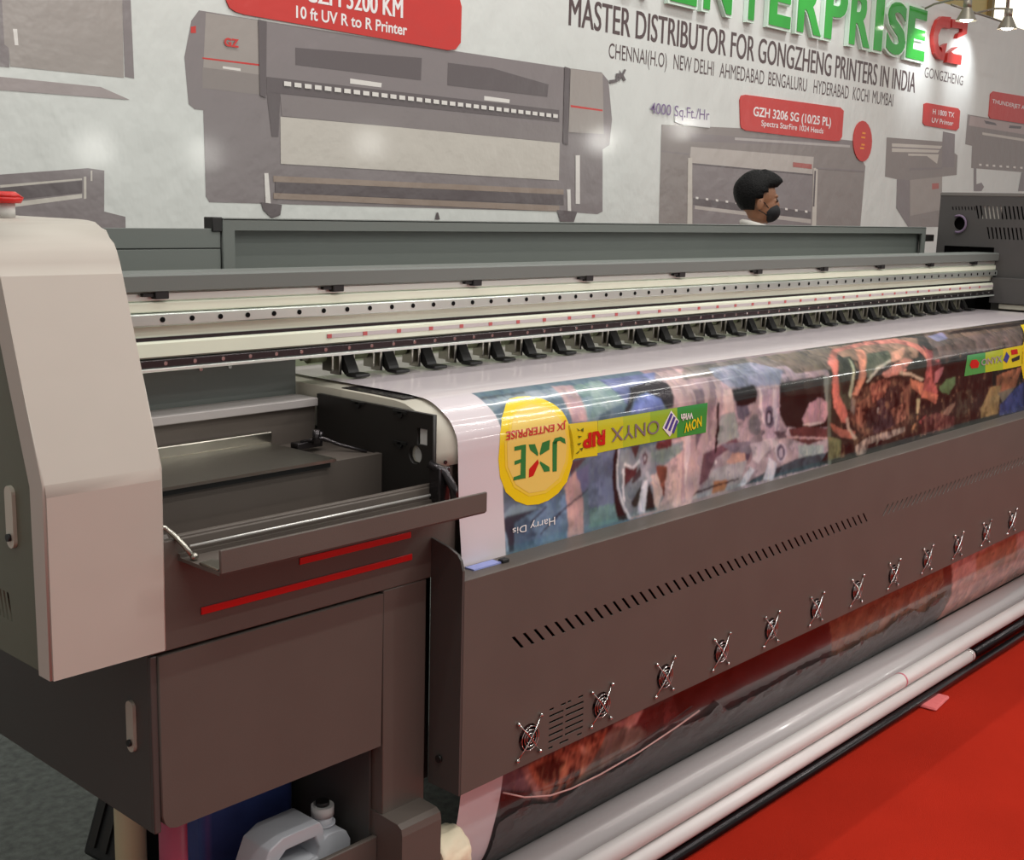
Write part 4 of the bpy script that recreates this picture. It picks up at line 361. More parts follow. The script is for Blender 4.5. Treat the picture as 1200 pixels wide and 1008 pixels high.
J=[(0,0,.98,.13,.1),(0,0,1.15,.12,.095),(0,0,1.33,.15,.11),(-.005,0,1.46,.085,.075),(0,0,1.54,.056,.056),(.01,0,1.62,.05,.05),
 (0,.18,1.41,.055),(0,.24,1.15,.045),(.06,.25,.90,.035),(.09,.25,.82,.03,.018),(0,-.18,1.41,.055),(0,-.24,1.15,.045),(.06,-.25,.90,.035),(.09,-.25,.82,.03,.018),
 (0,.09,.90,.09),(.01,.1,.5,.06),(0,.1,.09,.045),(.12,.11,.035,.035),(0,-.09,.90,.09),(.01,-.1,.5,.06),(0,-.1,.09,.045),(.12,-.11,.035,.035)]
fingers=[]
for sy in (9,13):
    bx=J[sy]
    for k in range(4):
        J.append((.085+.021*k-.02,bx[1],.75-.004*abs(k-1.4),.0115)); J.append((.09+.021*k-.02,bx[1],.70-.006*abs(k-1.4),.0105))
        fingers+= [(sy,len(J)-2),(len(J)-2,len(J)-1)]
    J.append((.13,bx[1]-.01,.79,.012)); J.append((.15,bx[1]-.02,.755,.011)); fingers+=[(sy,len(J)-2),(len(J)-2,len(J)-1)]
E_=[(0,1),(1,2),(2,3),(3,4),(4,5),(3,6),(6,7),(7,8),(8,9),(3,10),(10,11),(11,12),(12,13),(0,14),(14,15),(15,16),(16,17),(0,18),(18,19),(19,20),(20,21)]+fingers
body=skinmesh('body',J,E_,skin,t,2,.005,head)
bb=bmesh.new(); bb.from_mesh(body.data); seen=set(); drop=[]
for v in bb.verts:
    if v in seen: continue
    st_=[v]; seen.add(v); isl=[]
    while st_:
        q=st_.pop(); isl.append(q)
        for e in q.link_edges:
            w_=e.other_vert(q)
            if w_ not in seen: seen.add(w_); st_.append(w_)
    if len(isl)<2500: drop+=isl
bmesh.ops.delete(bb,geom=drop,context='VERTS'); bb.to_mesh(body.data); bb.free()
body; body.rotation_euler=(0,0,FD)
sh=skinmesh('shirt',[(0,0,.95,.155,.125),(0,0,1.15,.15,.12),(0,0,1.34,.175,.13),(-.01,0,1.475,.085,.078),(0,.19,1.43,.072),(0,.235,1.22,.065),(0,-.19,1.43,.072),(0,-.235,1.22,.065)],[(0,1),(1,2),(2,3),(2,4),(4,5),(2,6),(6,7)],mat('white_shirt',(225,222,215),.8,bump=.2,bscale=15),t,2)
sh.rotation_euler=(0,0,FD)
col=MB(); 
for a in range(1): col.tube([(.065*math.cos(2*PI*i/20)-.004,.064*math.sin(2*PI*i/20),1.545+.016*(-math.cos(2*PI*i/20))) for i in range(20)],.014,8,closed=True)
c_=col.out('collar',mat('white_shirt'),t); c_.rotation_euler=(0,0,FD)
tr=skinmesh('trousers',[(0,0,.98,.14,.115),(0,.09,.88,.105),(.01,.1,.5,.08),(0,.1,.1,.065),(0,-.09,.88,.105),(.01,-.1,.5,.08),(0,-.1,.1,.065)],[(0,1),(1,2),(2,3),(0,4),(4,5),(5,6)],mat('dark_trousers',(40,42,50),.8),t,2)
tr.rotation_euler=(0,0,FD)
for sy in (-1,1):
    s_=MB().box(-.08,.17,sy*.1-.05,sy*.1+.05,.003,.08,.03,seg=3).out('shoe',BLKR,t); s_.rotation_euler=(0,0,FD)
# hair
h=MB(); h.sph((-.012,0,1.706),.108,32,24,(1.02,.84,1.02))
for v in list(h.b.verts):
    x,y,z=v.co
    n=Vector((math.sin(x*70+z*40),math.sin(y*80),math.sin(z*60+x*33)))*.0022; v.co+=n
    if x>.02 and z>1.745: v.co+=Vector((.03*min(1,(x-.02)/.06),0,.012))      # quiff standing off the brow
kill=[v for v in h.b.verts if (v.co.x>.048 and v.co.z<1.728) or (v.co.x>.02 and v.co.z<1.70) or (v.co.x>-.02 and v.co.z<1.665) or v.co.z<1.60 or (v.co.x<=-.02 and v.co.z<1.615)]
bmesh.ops.delete(h.b,geom=kill,context='VERTS')
g=bmesh.ops.extrude_face_region(h.b,geom=list(h.b.faces))
for v in g['geom']:
    if isinstance(v,bmesh.types.BMVert): v.co=Vector((-.012,0,1.70))+(v.co-Vector((-.012,0,1.70)))*.9
ho=h.out('hair',hairm,t); ho.rotation_euler=(0,0,FD)
# mask
k=MB(); k.sph((.055,0,1.612),.062,20,14,(1.02,1.02,.86))
bmesh.ops.delete(k.b,geom=[v for v in k.b.verts if v.co.x<.035],context='VERTS')
for sy in (-1,1):
    k.tube([(.045,sy*.058,1.63),(.02,sy*.075,1.655),(-.01,sy*.09,1.665)],.0022,6); k.tube([(.045,sy*.058,1.59),(.02,sy*.075,1.605),(-.012,sy*.09,1.62)],.0022,6)
ko=k.out('face_mask',mat('black_mask',(18,18,22),.7),t); ko.rotation_euler=(0,0,FD)
for sy in (-1,1):
    e_=MB().sph((.088,sy*.032,1.668),.010,10,8).out('eye',mat('eye_dark',(60,45,38),.2),t); e_.rotation_euler=(0,0,FD)
# ------------------------------------------------------------------ the printer
pr=empty('wide_format_printer','large grey and silver roll-fed UV printer with open print bed and perforated front apron','printer',(1.0,1.69,0))
def P(o):
    o.parent=pr; o.location=Vector(o.location)-Vector((1.0,1.69,0)); return o
def A(o,l=None):
    P(o)
    if l: lab(o,l)
    return o
XE=5.20; XB=5.35
# left housing (upper)
outp=[(1.648,.893),(1.646,1.172),(1.650,1.190),(1.70,1.338),(1.748,1.484),(1.7545,1.502),(1.762,1.518),(1.770,1.530),(1.780,1.541),(1.793,1.550),(1.808,1.557),(1.826,1.5615),(1.85,1.564),(1.88,1.565),(2.62,1.568)]
inn=[(2.62,1.535),(1.87,1.530),(1.835,1.524),(1.808,1.508),(1.79,1.478),(1.74,1.33),(1.688,1.182),(1.686,.893)]
s=MB().prof(outp+inn,.817,1.012)
bmesh.ops.bevel(s.b,geom=[e for e in s.b.edges if abs(e.verts[0].co.x-e.verts[1].co.x)<1e-6 and all(any(abs(v.co.y-p[0])<1e-5 and abs(v.co.z-p[1])<1e-5 for p in outp) for v in e.verts)],offset=.004,segments=2,affect='EDGES')
o=s.out('silver_cover',SIL)
for p_ in o.data.polygons: 
    p_.use_smooth=abs(p_.normal.x)<.5 and p_.area<.02
A(o,'champagne silver folded front cover')
core=[(1.700,.893),(1.702,1.178),(1.752,1.325),(1.802,1.472),(1.822,1.500),(1.85,1.520),(2.62,1.526),(2.62,.893)]
A(MB().prof([(a+.012,b_ if b_>.9 else .90) for a,b_ in core],.845,1.008).out('housing_core',DARK))
# side panel with vent slots (holes) on X=.83
side=[(1.703,.893),(1.704,1.178),(1.754,1.325),(1.804,1.472),(1.826,1.503),(1.86,1.522),(2.60,1.525),(2.60,.893)]
holes=[]
for k in range(7):
    y=1.785+k*.013; holes.append([(y-.003,.950),(y+.003,.950),(y+.013,.995),(y+.007,.995)])
sp=plate('side_panel',side,holes,.012,lambda a,b_,c:Vector((.832+c,a,b_)),OLV); A(sp,'olive grey side panel')
def capsule(y0,y1,z0,z1):
    r=(y1-y0)/2; c=(y0+y1)/2
    return [(c+r*math.cos(R_(a)),z1-r+r*math.sin(R_(a))) for a in range(0,181,20)]+[(c+r*math.cos(R_(a)),z0+r+r*math.sin(R_(a))) for a in range(180,361,20)]
hd=MB().prof(capsule(1.753,1.777,1.073,1.170),.820,.829).out('handle',mat('handle_zinc',(196,190,176),.35,metal=.3)); hd.parent=sp
hl=MB().cyl((.8195,1.765,1.09),(.815,1.765,1.09),.006).out('lock',BLKR); hl.parent=sp
# lower cabinet
A(MB().box(1.020,1.506,1.716,2.5,.60,.868,).out('cabinet_core',PCD))
o=MB(); o.box(1.007,1.018,1.700,2.6,.557,.893,.002); A(o.out('cabinet_side_panel',PCD))
o=MB().prof(capsule(1.741,1.763,.688,.778),1.001,1.008).out('cabinet_handle',MATS['handle_zinc']); A(o)
o2=MB().cyl((1.000,1.751,.705),(.996,1.751,.705),.006).out('cabinet_lock',BLKR); A(o2)
# front door with rounded bottom left corner
dr=[(1.022,.866),(1.022,.585),(1.026,.571),(1.034,.562),(1.046,.558),(1.504,.5565),(1.508,.866)]
dp=plate('cabinet_door',dr,[],.024,lambda a,b_,c:Vector((a,1.702+c,b_)),PC); A(dp)
A(MB().box(1.0075,1.0205,1.694,1.708,.557,.868,.002).out('door_edge_strip',PCD))
# fascia above door
fa=MB().box(1.007,1.700,1.689,1.704,.873,1.058,.002).out('fascia',PC); A(fa)
for (x0,x1,z0,z1) in [(1.102,1.580,.920,.933),(1.307,1.576,.965,.978)]:
    q=MB().box(x0,x1,1.6865,1.6895,z0,z1,.001).out('red_stripe',REDV); q.parent=fa; lab(q,'red stripe')
# inner bay floor and walls
bay=MB().box(1.01,1.64,1.704,1.86,.975,.985).box(1.01,1.64,1.845,1.86,.985,1.10).box(1.01,1.64,2.062,2.075,1.0,1.187).box(1.01,1.64,2.06,2.13,1.183,1.187).box(1.01,1.012,1.70,2.07,.98,1.2)
bay.box(1.505,1.64,1.86,2.06,1.090,1.097)
A(bay.out('maintenance_bay',PC))
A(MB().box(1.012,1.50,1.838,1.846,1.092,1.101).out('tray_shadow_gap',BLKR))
o=MB().box(1.012,1.642,2.13,2.142,1.18,1.275,.001)
A(o.out('bay_back_panel',PCU))
for x in (1.40,1.47): A(MB().cyl((x,2.129,1.262),(x,2.126,1.262),.004).out('panel_screw',CHR))
A(MB().box(1.015,1.64,2.050,2.125,1.172,1.190,.002).out('bay_ledge_edge',mat('ledge_reflection_grey',(176,170,168),.4)))  # pale grey paints the ledge's reflection into its colour
# steel capping plate
pt=MB().box(1.02,1.505,1.826,2.06,1.104,1.110).box(1.02,1.515,2.045,2.058,1.108,1.132,.003).box(1.02,1.07,1.818,1.84,1.108,1.118,.003).out('capping_tray',STEEL); A(pt,'brushed steel capping tray')
o=MB().box(1.515,1.58,1.96,1.985,1.105,1.118,.002).cyl((1.55,1.945,1.115),(1.55,1.945,1.145),.008).cyl((1.58,1.97,1.115),(1.58,1.97,1.135),.007).tube([(1.53,1.97,1.118),(1.57,1.95,1.125),(1.60,1.93,1.11),(1.63,1.88,1.10)],.004)
A(o.out('tray_linkage',RAILD))
# drip gutter
gt=MB().box(1.061,1.663,1.568,1.574,1.025,1.064,.0015).box(1.061,1.663,1.572,1.70,1.022,1.028).box(1.061,1.64,1.694,1.706,1.026,1.062,.002)
gt.poly([(1.061,1.69,1.028),(1.061,1.72,1.06),(1.05,1.72,1.06),(1.05,1.69,1.028)])
gt.box(1.061,1.64,1.682,1.694,1.028,1.034)
g_=gt.out('drip_gutter',PC); gg=MB().box(1.07,1.635,1.6905,1.6935,1.034,1.056).out('gutter_groove',BLKR); gg.parent=g_; A(g_,'long grey fold-down drip gutter')
q=MB().cyl((1.075,1.676,1.046),(1.615,1.676,1.046),.0024).out('gutter_rod',mat('satin_rod',(220,218,214),.35,metal=.6)); q.parent=g_; q.location=(0,0,0)
q=MB().box(1.062,1.09,1.578,1.63,1.028,1.032,.001).out('gutter_clip',STEEL); q.parent=g_
q=MB().tube([(1.070,1.655,1.032),(1.064,1.675,1.050),(1.055,1.69,1.066),(1.045,1.70,1.078),(1.02,1.705,1.085)],.0045).sph((1.070,1.655,1.034),.007).out('gutter_hinge',STEEL); q.parent=g_
q=MB().tube([(1.625,1.69,1.105),(1.64,1.66,1.09),(1.648,1.645,1.06),(1.648,1.64,1.03)],.009,8).box(1.625,1.655,1.66,1.69,1.03,1.10,.003).out('gutter_bracket',RAILD); q.parent=g_
# platen (print bed)
cap=[(2.34,1.214),(1.90,1.213),(1.82,1.2115),(1.79,1.208),(1.760,1.198),(1.735,1.184),(1.715,1.165),(1.703,1.145),(1.698,1.12),(1.697,1.092),(1.72,1.092),(2.34,1.15)]
s=MB().prof(cap,1.652,XE+.1)
for f_ in s.b.faces:
    if len(f_.verts)==4 and abs(f_.normal.x)<.5 and f_.calc_center_median().z>1.093: f_.smooth=True
bed=s.out('print_bed',PLAT); A(bed,'cream curved print bed')
q=MB(); 
for (x0,x1,y0,y1) in [(1.665,1.722,1.812,2.003)]: q.box(x0,x1,y0,y1,1.2125,1.2155,.001)
q=q.out('bed_inlay',RAILD); q.parent=bed
q=MB().cyl((1.675,1.697,1.10),(1.675,1.694,1.10),.004).out('bed_screw',RAILD); q.parent=bed
epl=[(1.696,1.198),(2.055,1.1985),(2.055,.99),(1.696,.99)]
eh=[circ(1.746,1.112,.019),[(1.712,1.134),(1.742,1.134),(1.742,1.168),(1.712,1.168)]]
ep=plate('bed_end_plate',epl,eh,.010,lambda a,b_,c:Vector((1.645+c,a,b_)),BLK); A(ep,'black steel end plate')
q=MB().cyl((1.650,1.742,1.112),(1.656,1.742,1.112),.016,20).out('roller_end',WHT); q.parent=ep
q=MB().box(1.646,1.655,1.715,1.739,1.134,1.166,.001).out('plate_sticker',WHT); q.parent=ep
for (y,z) in [(1.79,1.187),(1.79,1.125),(1.92,1.19)]: q=MB().cyl((1.636,y,z),(1.6405,y,z),.007).box(1.636,1.640,y-.02,y+.02,z+.003,z+.008).out('plate_catch',BLKR); q.parent=ep
A(MB().box(1.650,1.70,1.700,1.712,.88,1.094,.001).box(1.70,XE,1.712,1.724,.60,1.095).out('bed_front_panel',PC))
A(MB().box(1.652,XE+.1,2.335,2.35,1.15,1.285).out('bed_rear_wall',mat('rear_wall_green',(196,206,180),.5)))
# frame column and foot
A(MB().box(1.509,1.622,1.690,2.45,.40,.872,.002).out('frame_column',PC))
ft=MB().prof([(1.632,0.006),(1.628,.385),(1.631,.400),(1.642,.407),(1.70,.410),(2.2,.410),(2.2,.006)],1.506,1.612); A(ft.out('frame_foot',PC))
A(MB().box(1.24,1.505,1.700,1.712,.135,.362,.003).box(1.24,1.505,1.70,2.12,.158,.166).out('bottle_shelf',PC))
A(MB().box(1.623,1.70,1.76,1.80,.40,.90).out('gap_filler_dark',BLK))  # added dark block, stands for shade in the gap beside the column
A(MB().box(1.50,1.505,1.72,2.3,.14,.58).out('inner_wall',PCD))
A(MB().box(5.0,5.2,1.75,2.3,.006,.55,.004).out('rear_frame_foot',PC))
# apron with real slots and fan openings
holes=[]
for k in range(47):
    x=1.779+k*.0335; holes.append([(x,.7345),(x+.009,.7345),(x+.040,.703),(x+.031,.703)])
for k in range(44):
    x=3.486+k*.0335; holes.append([(x+.009,.735),(x+.0,.735),(x-.031+.0,.703),(x-.022,.703)])
FANX=[1.840+.2462*k for k in range(14) if 1.840+.2462*k<XE-.06]
for x in FANX: holes.append(circ(x,.497,.031,16))
for r in range(7):
    z=.447+r*.0148
    seg=[(1.907,1.925),(1.944,1.958)] if r in (0,6) else [(1.907,1.955),(1.962,2.025)]
    if r==6: seg=[(1.907,1.922),(1.945,1.962),(1.968,1.98),(2.005,2.022)]
    if r==0: seg=[(1.907,1.922),(1.944,1.975),(2.005,2.022)]
    for a,b_ in seg: holes.append([(a,z),(b_,z),(b_,z+.0048),(a,z+.0048)])
ap=plate('front_apron',[(1.637,.437),(XE,.437),(XE,.881),(1.637,.881)],holes,.004,lambda a,b_,c:Vector((a,1.602+c,b_)),PC)
A(ap,'long grey slotted front apron')
q=MB().box(1.637,XE,1.600,1.690,.880,.884,.001).box(1.637,XE,1.604,1.66,.434,.437).out('apron_flange',PC); q.parent=ap
side=[(1.6,.437),(1.6,.905),(1.606,.925),(1.615,.935),(1.640,.945),(1.688,.955),(1.688,.437)]
q=MB().prof(side,1.632,1.638).out('apron_side',PCD); q.parent=ap
q=MB().cyl((1.631,1.655,.50),(1.626,1.655,.50),.008).out('side_bolt',BLKR); q.parent=ap
q=MB().box(1.642,XE,1.650,1.653,.44,.87).out('apron_slot_shade',DARK); q.parent=ap  # dark sheet standing in for the shade behind slots and fans
q=MB().box(1.70,1.78,1.635,1.66,.884,.887).out('media_label',mat('label_blue',(150,160,220),.4)); q.parent=ap
q=MB().box(1.78,1.80,1.63,1.645,.884,.892,.002).out('apron_latch',BLKR); q.parent=ap
# fans: one prototype, copied
def fan_parts():
    g=MB()
    for r in (.011,.019,.027): g.tube([(r*math.cos(2*PI*i/16),-.006,r*math.sin(2*PI*i/16)) for i in range(16)],.0011,5,closed=True)
    for a in (1,-1):
        g.tube([(-.036*a,-.003,-.041),(-.012*a,-.008,-.014),(.012*a,-.008,.014),(.036*a,-.003,.041)],.0017,5)
    for sx in (-1,1):
        for sz in (-1,1): g.sph((sx*.036,-.004,sz*.041),.0042,8,6)
    bl=MB().cyl((0,.004,0),(0,.012,0),.010,14)
    for k in range(5):
        a=2*PI*k/5; c,s_=math.cos(a),math.sin(a)
        p=[(.009,-.004),(.03,-.008),(.03,.008),(.009,.004)]
        bl.poly([(u*c-v*s_,.008+v*.4,u*s_+v*c) for u,v in p])
    bl.cyl((0,.014,0),(0,.016,0),.034,16)
    return g,bl
g,bl=fan_parts()
gm=g.out('guard',CHR); bm_=bl.out('fan_blades',mat('fan_blade_dark',(58,48,48),.4)); fm=MB().cyl((0,.001,0),(0,.022,0),.0335,16,caps=False).out('cooling_fan',BLKR)
fm.location=(FANX[0],1.600,.497)
gm.parent=fm; bm_.parent=fm; fm.parent=None
for i,x in enumerate(FANX):
    if i==0: fcur=fm
    else:
        fcur=fm.copy(); C.objects.link(fcur)
        for ch in (gm,bm_):
            c=ch.copy(); C.objects.link(c); c.parent=fcur
    fcur.location=(x,1.600,.497); fcur['_f']=1
for o in list(C.objects):
    if o.name.startswith('cooling_fan') and '_f' in o: del o['_f']; P(o)
# gantry beam
bx0=1.013; bx1=XB+.02
A(MB().box(bx0,bx1,2.075,2.15,1.279,1.455).out('beam_body',CREAM))
A(MB().prof([(2.048,1.462),(2.044,1.458),(2.044,1.430),(2.050,1.427),(2.075,1.427),(2.075,1.455),(2.155,1.455),(2.155,1.462)],bx0,bx1).out('beam_cover',PCU),'grey cover strip along the beam top')
A(MB().box(bx0,bx1,2.060,2.075,1.409,1.427,.003).out('beam_reflector',ALU))
A(MB().box(bx0,bx1,2.054,2.075,1.389,1.409,.003).out('beam_moulding',CREAM))
r1=MB().box(bx0,bx1,2.046,2.075,1.3635,1.388,.003).out('upper_rail',RAILL); A(r1,'bright ground steel rail')
A(MB().box(bx0,bx1,2.062,2.075,1.342,1.3635).out('beam_channel',CREAM))
A(MB().box(bx0,bx1,2.056,2.075,1.335,1.342).out('beam_shadow_gap',RAILD))  # dark strip standing in for the shadow gap between mouldings
A(MB().prof([(2.05,1.335),(2.046,1.331),(2.046,1.306),(2.052,1.302),(2.075,1.302),(2.075,1.335)],bx0,bx1).out('beam_lower_moulding',CREAM))
r2=MB().box(bx0,bx1,2.040,2.075,1.2855,1.301,.002).out('lower_rail',RAILD); A(r2,'dark steel rail')
A(MB().box(bx0,bx1,2.036,2.085,1.2785,1.2850,.001).out('beam_bottom_lip',ALU))
tp=MB().box(1.66,bx1,2.0445,2.0465,1.317,1.3255).out('scale_tape',mat('tape_pink_white',(196,186,186),.4)); A(tp,'pale measuring tape with red marks')
q=MB()
for k in range(36): q.box(1.66+.1*k,1.672+.1*k,2.0435,2.0450,1.317,1.3255)
q=q.out('tape_mark',mat('tape_red',(190,90,90),.4)); q.parent=tp; q['kind']='stuff'
bo=MB().cyl((0,0,0),(0,-.0015,0),.0052,10).out('rail_bolt',DARK); bo.parent=None
bl2=MB().cyl((0,0,0),(0,-.0015,0),.004,10).out('rail_bolt',CHR)
def addchild(src,parent,loc):
    c=src.copy(); C.objects.link(c); c.parent=parent; c.location=loc; return c
for k in range(64):
    x=1.265+.0645*k
    if x>bx1-.02: break
    addchild(bo,r1,(x,2.046,1.376)); addchild(bl2,r2,(x,2.040,1.2935))
bpy.data.objects.remove(bo); bpy.data.objects.remove(bl2)
cl=MB().box(-.012,.018,-.006,.02,-.008,.008,.002).prof([(-.002,-.003),(-.002,.003),(.01,.003),(.01,-.003)],-.035,-.01).out('cover_clip',BLKR); 
for k in range(10):
    c=cl if k==0 else cl.copy()
    if k: C.objects.link(c)
    c.location=(1.263+.4275*k,2.052,1.4225)
    P(c)
# pinch roller clamps
def clamp():
    root=MB(); root.box(-.016,.016,-.002,.03,.022,.062,.002)                      # black arm upper block
    root.prof([(.012,.062),(-.004,.060),(-.030,.016),(-.034,.006),(-.020,.004),(.010,.030)],-.015,.015)
    r=root.out('pinch_roller',BLKR)
    q=MB().box(-.020,.024,-.062,-.026,.0015,.010,.004,seg=2).out('pressure_foot',BLKR); q.parent=r
    for bb_ in ((-.026,-.018,-.012,.02,.004,.060),(-.040,-.034,-.004,.03,.012,.060),(.018,.022,-.01,.02,.02,.060)):
        q=MB().box(*bb_,.001).out('bracket',STEEL); q.parent=r
    q=MB().box(-.022,.022,-.012,.02,.059,.0655,.002).out('bracket_cap',CHR); q.parent=r
    q=MB().cyl((-.09,.02,.045),(-.045,.02,.045),.014,12).out('bobbin',mat('olive_bobbin',(120,128,96),.5)); q.parent=r
    return r
c0=clamp(); kids=[o for o in C.objects if o.parent is c0]
n=0
while 1.767+.1206*n<XB-.1:
    c=c0 if n==0 else c0.copy()
    if n:
        C.objects.link(c)
        for k_ in kids:
            d_=k_.copy(); C.objects.link(d_); d_.parent=c
    c.location=(1.767+.1206*n,2.115,1.2205); P(c); n+=1
A(MB().cyl((1.66,2.135,1.265),(XB,2.135,1.265),.006,10).out('roller_shaft',STEEL))
# rear cover
YR=2.34
rc=plate('rear_cover',[(1.602,1.30),(XE+.045,1.30),(XE+.045,1.560),(1.602,1.560)],[[(1.632,1.31),(XE+.01,1.31),(XE+.01,1.535),(1.632,1.535)]],.012,lambda a,b_,c:Vector((a,YR+c,b_)),PCU); A(rc,'grey framed rear cover')
q=MB().box(1.61,XE+.04,YR+.020,YR+.030,1.30,1.555).out('cover_panel',mat('cover_panel_green_grey',(100,106,102),.5)); q.parent=rc
q=MB().box(1.602,XE+.045,YR-.006,YR+.05,1.557,1.562,.001).out('cover_top',PCU); q.parent=rc
q=MB().box(1.575,1.602,YR-.004,YR+.03,1.532,1.564,.002).out('corner_block',BLKR); q.parent=rc
q=MB().box(1.0,1.598,YR,YR+.01,1.30,1.494,.001).box(1.0,1.598,YR,YR+.01,1.4965,1.539,.001).box(1.0,1.60,YR+.012,YR+.02,1.3,1.53).out('left_rear_panel',PCU); q.parent=rc
A(MB().box(XE+.04,XB+.01,2.345,2.50,1.50,1.53,.003).out('rear_link_bar',BLK))
A(MB().box(1.05,XE,2.385,2.64,.62,1.50).out('rear_cabinet',PCD))
# right ink station
A(MB().box(XB+.02,6.25,2.062,2.320,1.15,1.700).box(XB+.02,6.25,1.35,2.07,.9,1.70).out('ink_station_core',DARK))
st=[(1.34,.55),(1.34,1.712),(2.326,1.714),(2.326,1.17),(2.29,1.17),(2.29,1.484),(2.068,1.484),(2.068,1.358),(2.060,1.35),(2.060,.55)]
def slot(y,z0,z1,w_=.004,sl=.012): return [(y+sl,z1),(y+sl+w_,z1),(y+w_,z0),(y,z0)]
holes=[slot(2.262-.014*k,1.640,1.655,.005,.004) for k in range(8)]
holes+=[slot(2.145-.0175*k,1.605,1.660,.007,.014) for k in range(22) ]
holes+=[slot(2.09-.0175*k,1.520,1.570,.007,.012) for k in range(20)]
holes+=[circ(2.225,1.583,.030,18)]
sp=plate('ink_station',st,holes,.004,lambda a,b_,c:Vector((XB+c,a,b_)),PCB); A(sp,'dark grey ink station cabinet with slanted vent slots')
q=MB().box(XB-.004,6.3,1.338,2.328,1.700,1.716,.003).out('station_lid',mat('lid_grey',(118,116,112),.4)); q.parent=sp
q=MB().box(XB-.035,XB-.003,1.40,2.058,1.248,1.357,.003).out('station_ledge',PCB); q.parent=sp
q=MB().box(XB-.02,XB+.1,1.45,2.02,1.2235,1.246,.003).out('station_base',PLAT); q.parent=sp
q=MB().tube([(XB-.012,2.232+.034*math.cos(a),1.580+.036*math.sin(a)) for a in [R_(60+12*i) for i in range(20)]],.005,8).out('cable_loop',mat('lilac_cable',(120,104,128),.4)); q.parent=sp
q=MB().box(XB+.006,XB+.016,2.055,2.135,1.60,1.665).out('pale_slot_backing',mat('pale_slot_backing',(235,232,222),.6,emit=0)); q.parent=sp  # added pale panel standing in for the bright wall seen through slots
q=MB().box(XB,XB+.01,1.342,1.348,.55,1.7).box(XB,6.29,1.336,1.342,.55,1.70).out('station_front',PCB); q.parent=sp
# emergency stop
es=MB().cyl((.899,1.90,1.566),(.899,1.90,1.588),.017,20).out('stop_collar',WHT); A(es)
q=MB().cyl((.899,1.90,1.588),(.899,1.90,1.597),.026,24,.030).cyl((.899,1.90,1.597),(.899,1.90,1.606),.030,24,.018).out('emergency_button',WRED); A(q,'red mushroom emergency stop button')
# ------------------------------------------------------------------ printed vinyl web
PY=np.array([p[0] for p in PROF]); PZ=np.array([p[1] for p in PROF])
S_=np.concatenate([[0],np.cumsum(np.hypot(np.diff(PY),np.diff(PZ)))])
def catmull(s):
    i=np.clip(np.searchsorted(S_,s,side='right')-1,0,len(S_)-2)
    t=(s-S_[i])/(S_[i+1]-S_[i])
    def c(P):
        m=np.gradient(P,S_); h=(S_[i+1]-S_[i])
        return (2*t**3-3*t**2+1)*P[i]+(t**3-2*t**2+t)*h*m[i]+(-2*t**3+3*t**2)*P[i+1]+(t**3-t**2)*h*m[i+1]
    return c(PY),c(PZ)
s_print=S_[5]+.006   # print starts at the crest
s_ap0=S_[18]; s_ap1=S_[21]
ss=np.concatenate([np.linspace(0,s_print-.01,14),np.arange(s_print-.007,S_[19]+.01,.0024),np.linspace(S_[19]+.013,S_[22]-.02,8),np.arange(S_[22]-.015,S_[-1],.0045)])
xs=[1.700]
while xs[-1]<5.28: xs.append(xs[-1]+.0019*(xs[-1]/1.7)**1.15)
xs=np.array(xs)
Y_,Z_=catmull(ss)
nx,ns=len(xs),len(ss)
X2=np.repeat(xs[None,:],ns,0); Y2=np.repeat(Y_[:,None],nx,1); Z2=np.repeat(Z_[:,None],nx,1); S2=np.repeat(ss[:,None],nx,1)
def vnoise(x,y,seed):
    rs=np.random.RandomState(seed); T=rs.rand(128,128)
    xi=np.floor(x).astype(int); yi=np.floor(y).astype(int); fx=x-xi; fy=y-yi; fx=fx*fx*(3-2*fx); fy=fy*fy*(3-2*fy)
    g=lambda a,b: T[a%128,b%128]
    return (g(xi,yi)*(1-fx)+g(xi+1,yi)*fx)*(1-fy)+(g(xi,yi+1)*(1-fx)+g(xi+1,yi+1)*fx)*fy
NZ=(vnoise(X2*38,S2*55,1)+vnoise(X2*80,S2*110,2)*.7+vnoise(X2*170,S2*190,3)*.4)/2.1*2-1
NH=vnoise(X2*30+NZ*1.2,S2*26,5)*2-1
NV=(vnoise(X2*95+NZ*1.5,S2*34,9)+vnoise(X2*190,S2*60,10)*.6)/1.6*2-1
def srgb(c): return np.array(lin(c))
col=np.empty((ns,nx,3)); col[:]=srgb((214,204,208))
pm=(S2>s_print)&(X2>1.83)
mm=pm&(S2<S_[20])
col[mm&(X2<2.42)]=srgb((96,118,132)); col[mm&(X2>=2.42)&(X2<XP3)]=srgb((150,132,136)); col[mm&(X2>=XP3)]=srgb((44,46,38))
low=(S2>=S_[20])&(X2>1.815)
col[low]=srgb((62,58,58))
def inside(px,py,pts):
    r=np.zeros(px.shape,bool); n=len(pts); j=n-1
    for i in range(n):
        xi,yi=pts[i]; xj,yj=pts[j]
        if yi!=yj:
            c=((yi>py)!=(yj>py))&(px<(xj-xi)*(py-yi)/(yj-yi)+xi); r^=c
        j=i
    return r
flatX=X2.ravel(); flatS=S2.ravel(); colf=col.reshape(-1,3); NZf=NZ.ravel(); NHf=NH.ravel(); NVf=NV.ravel(); pmf=(pm|low).ravel()
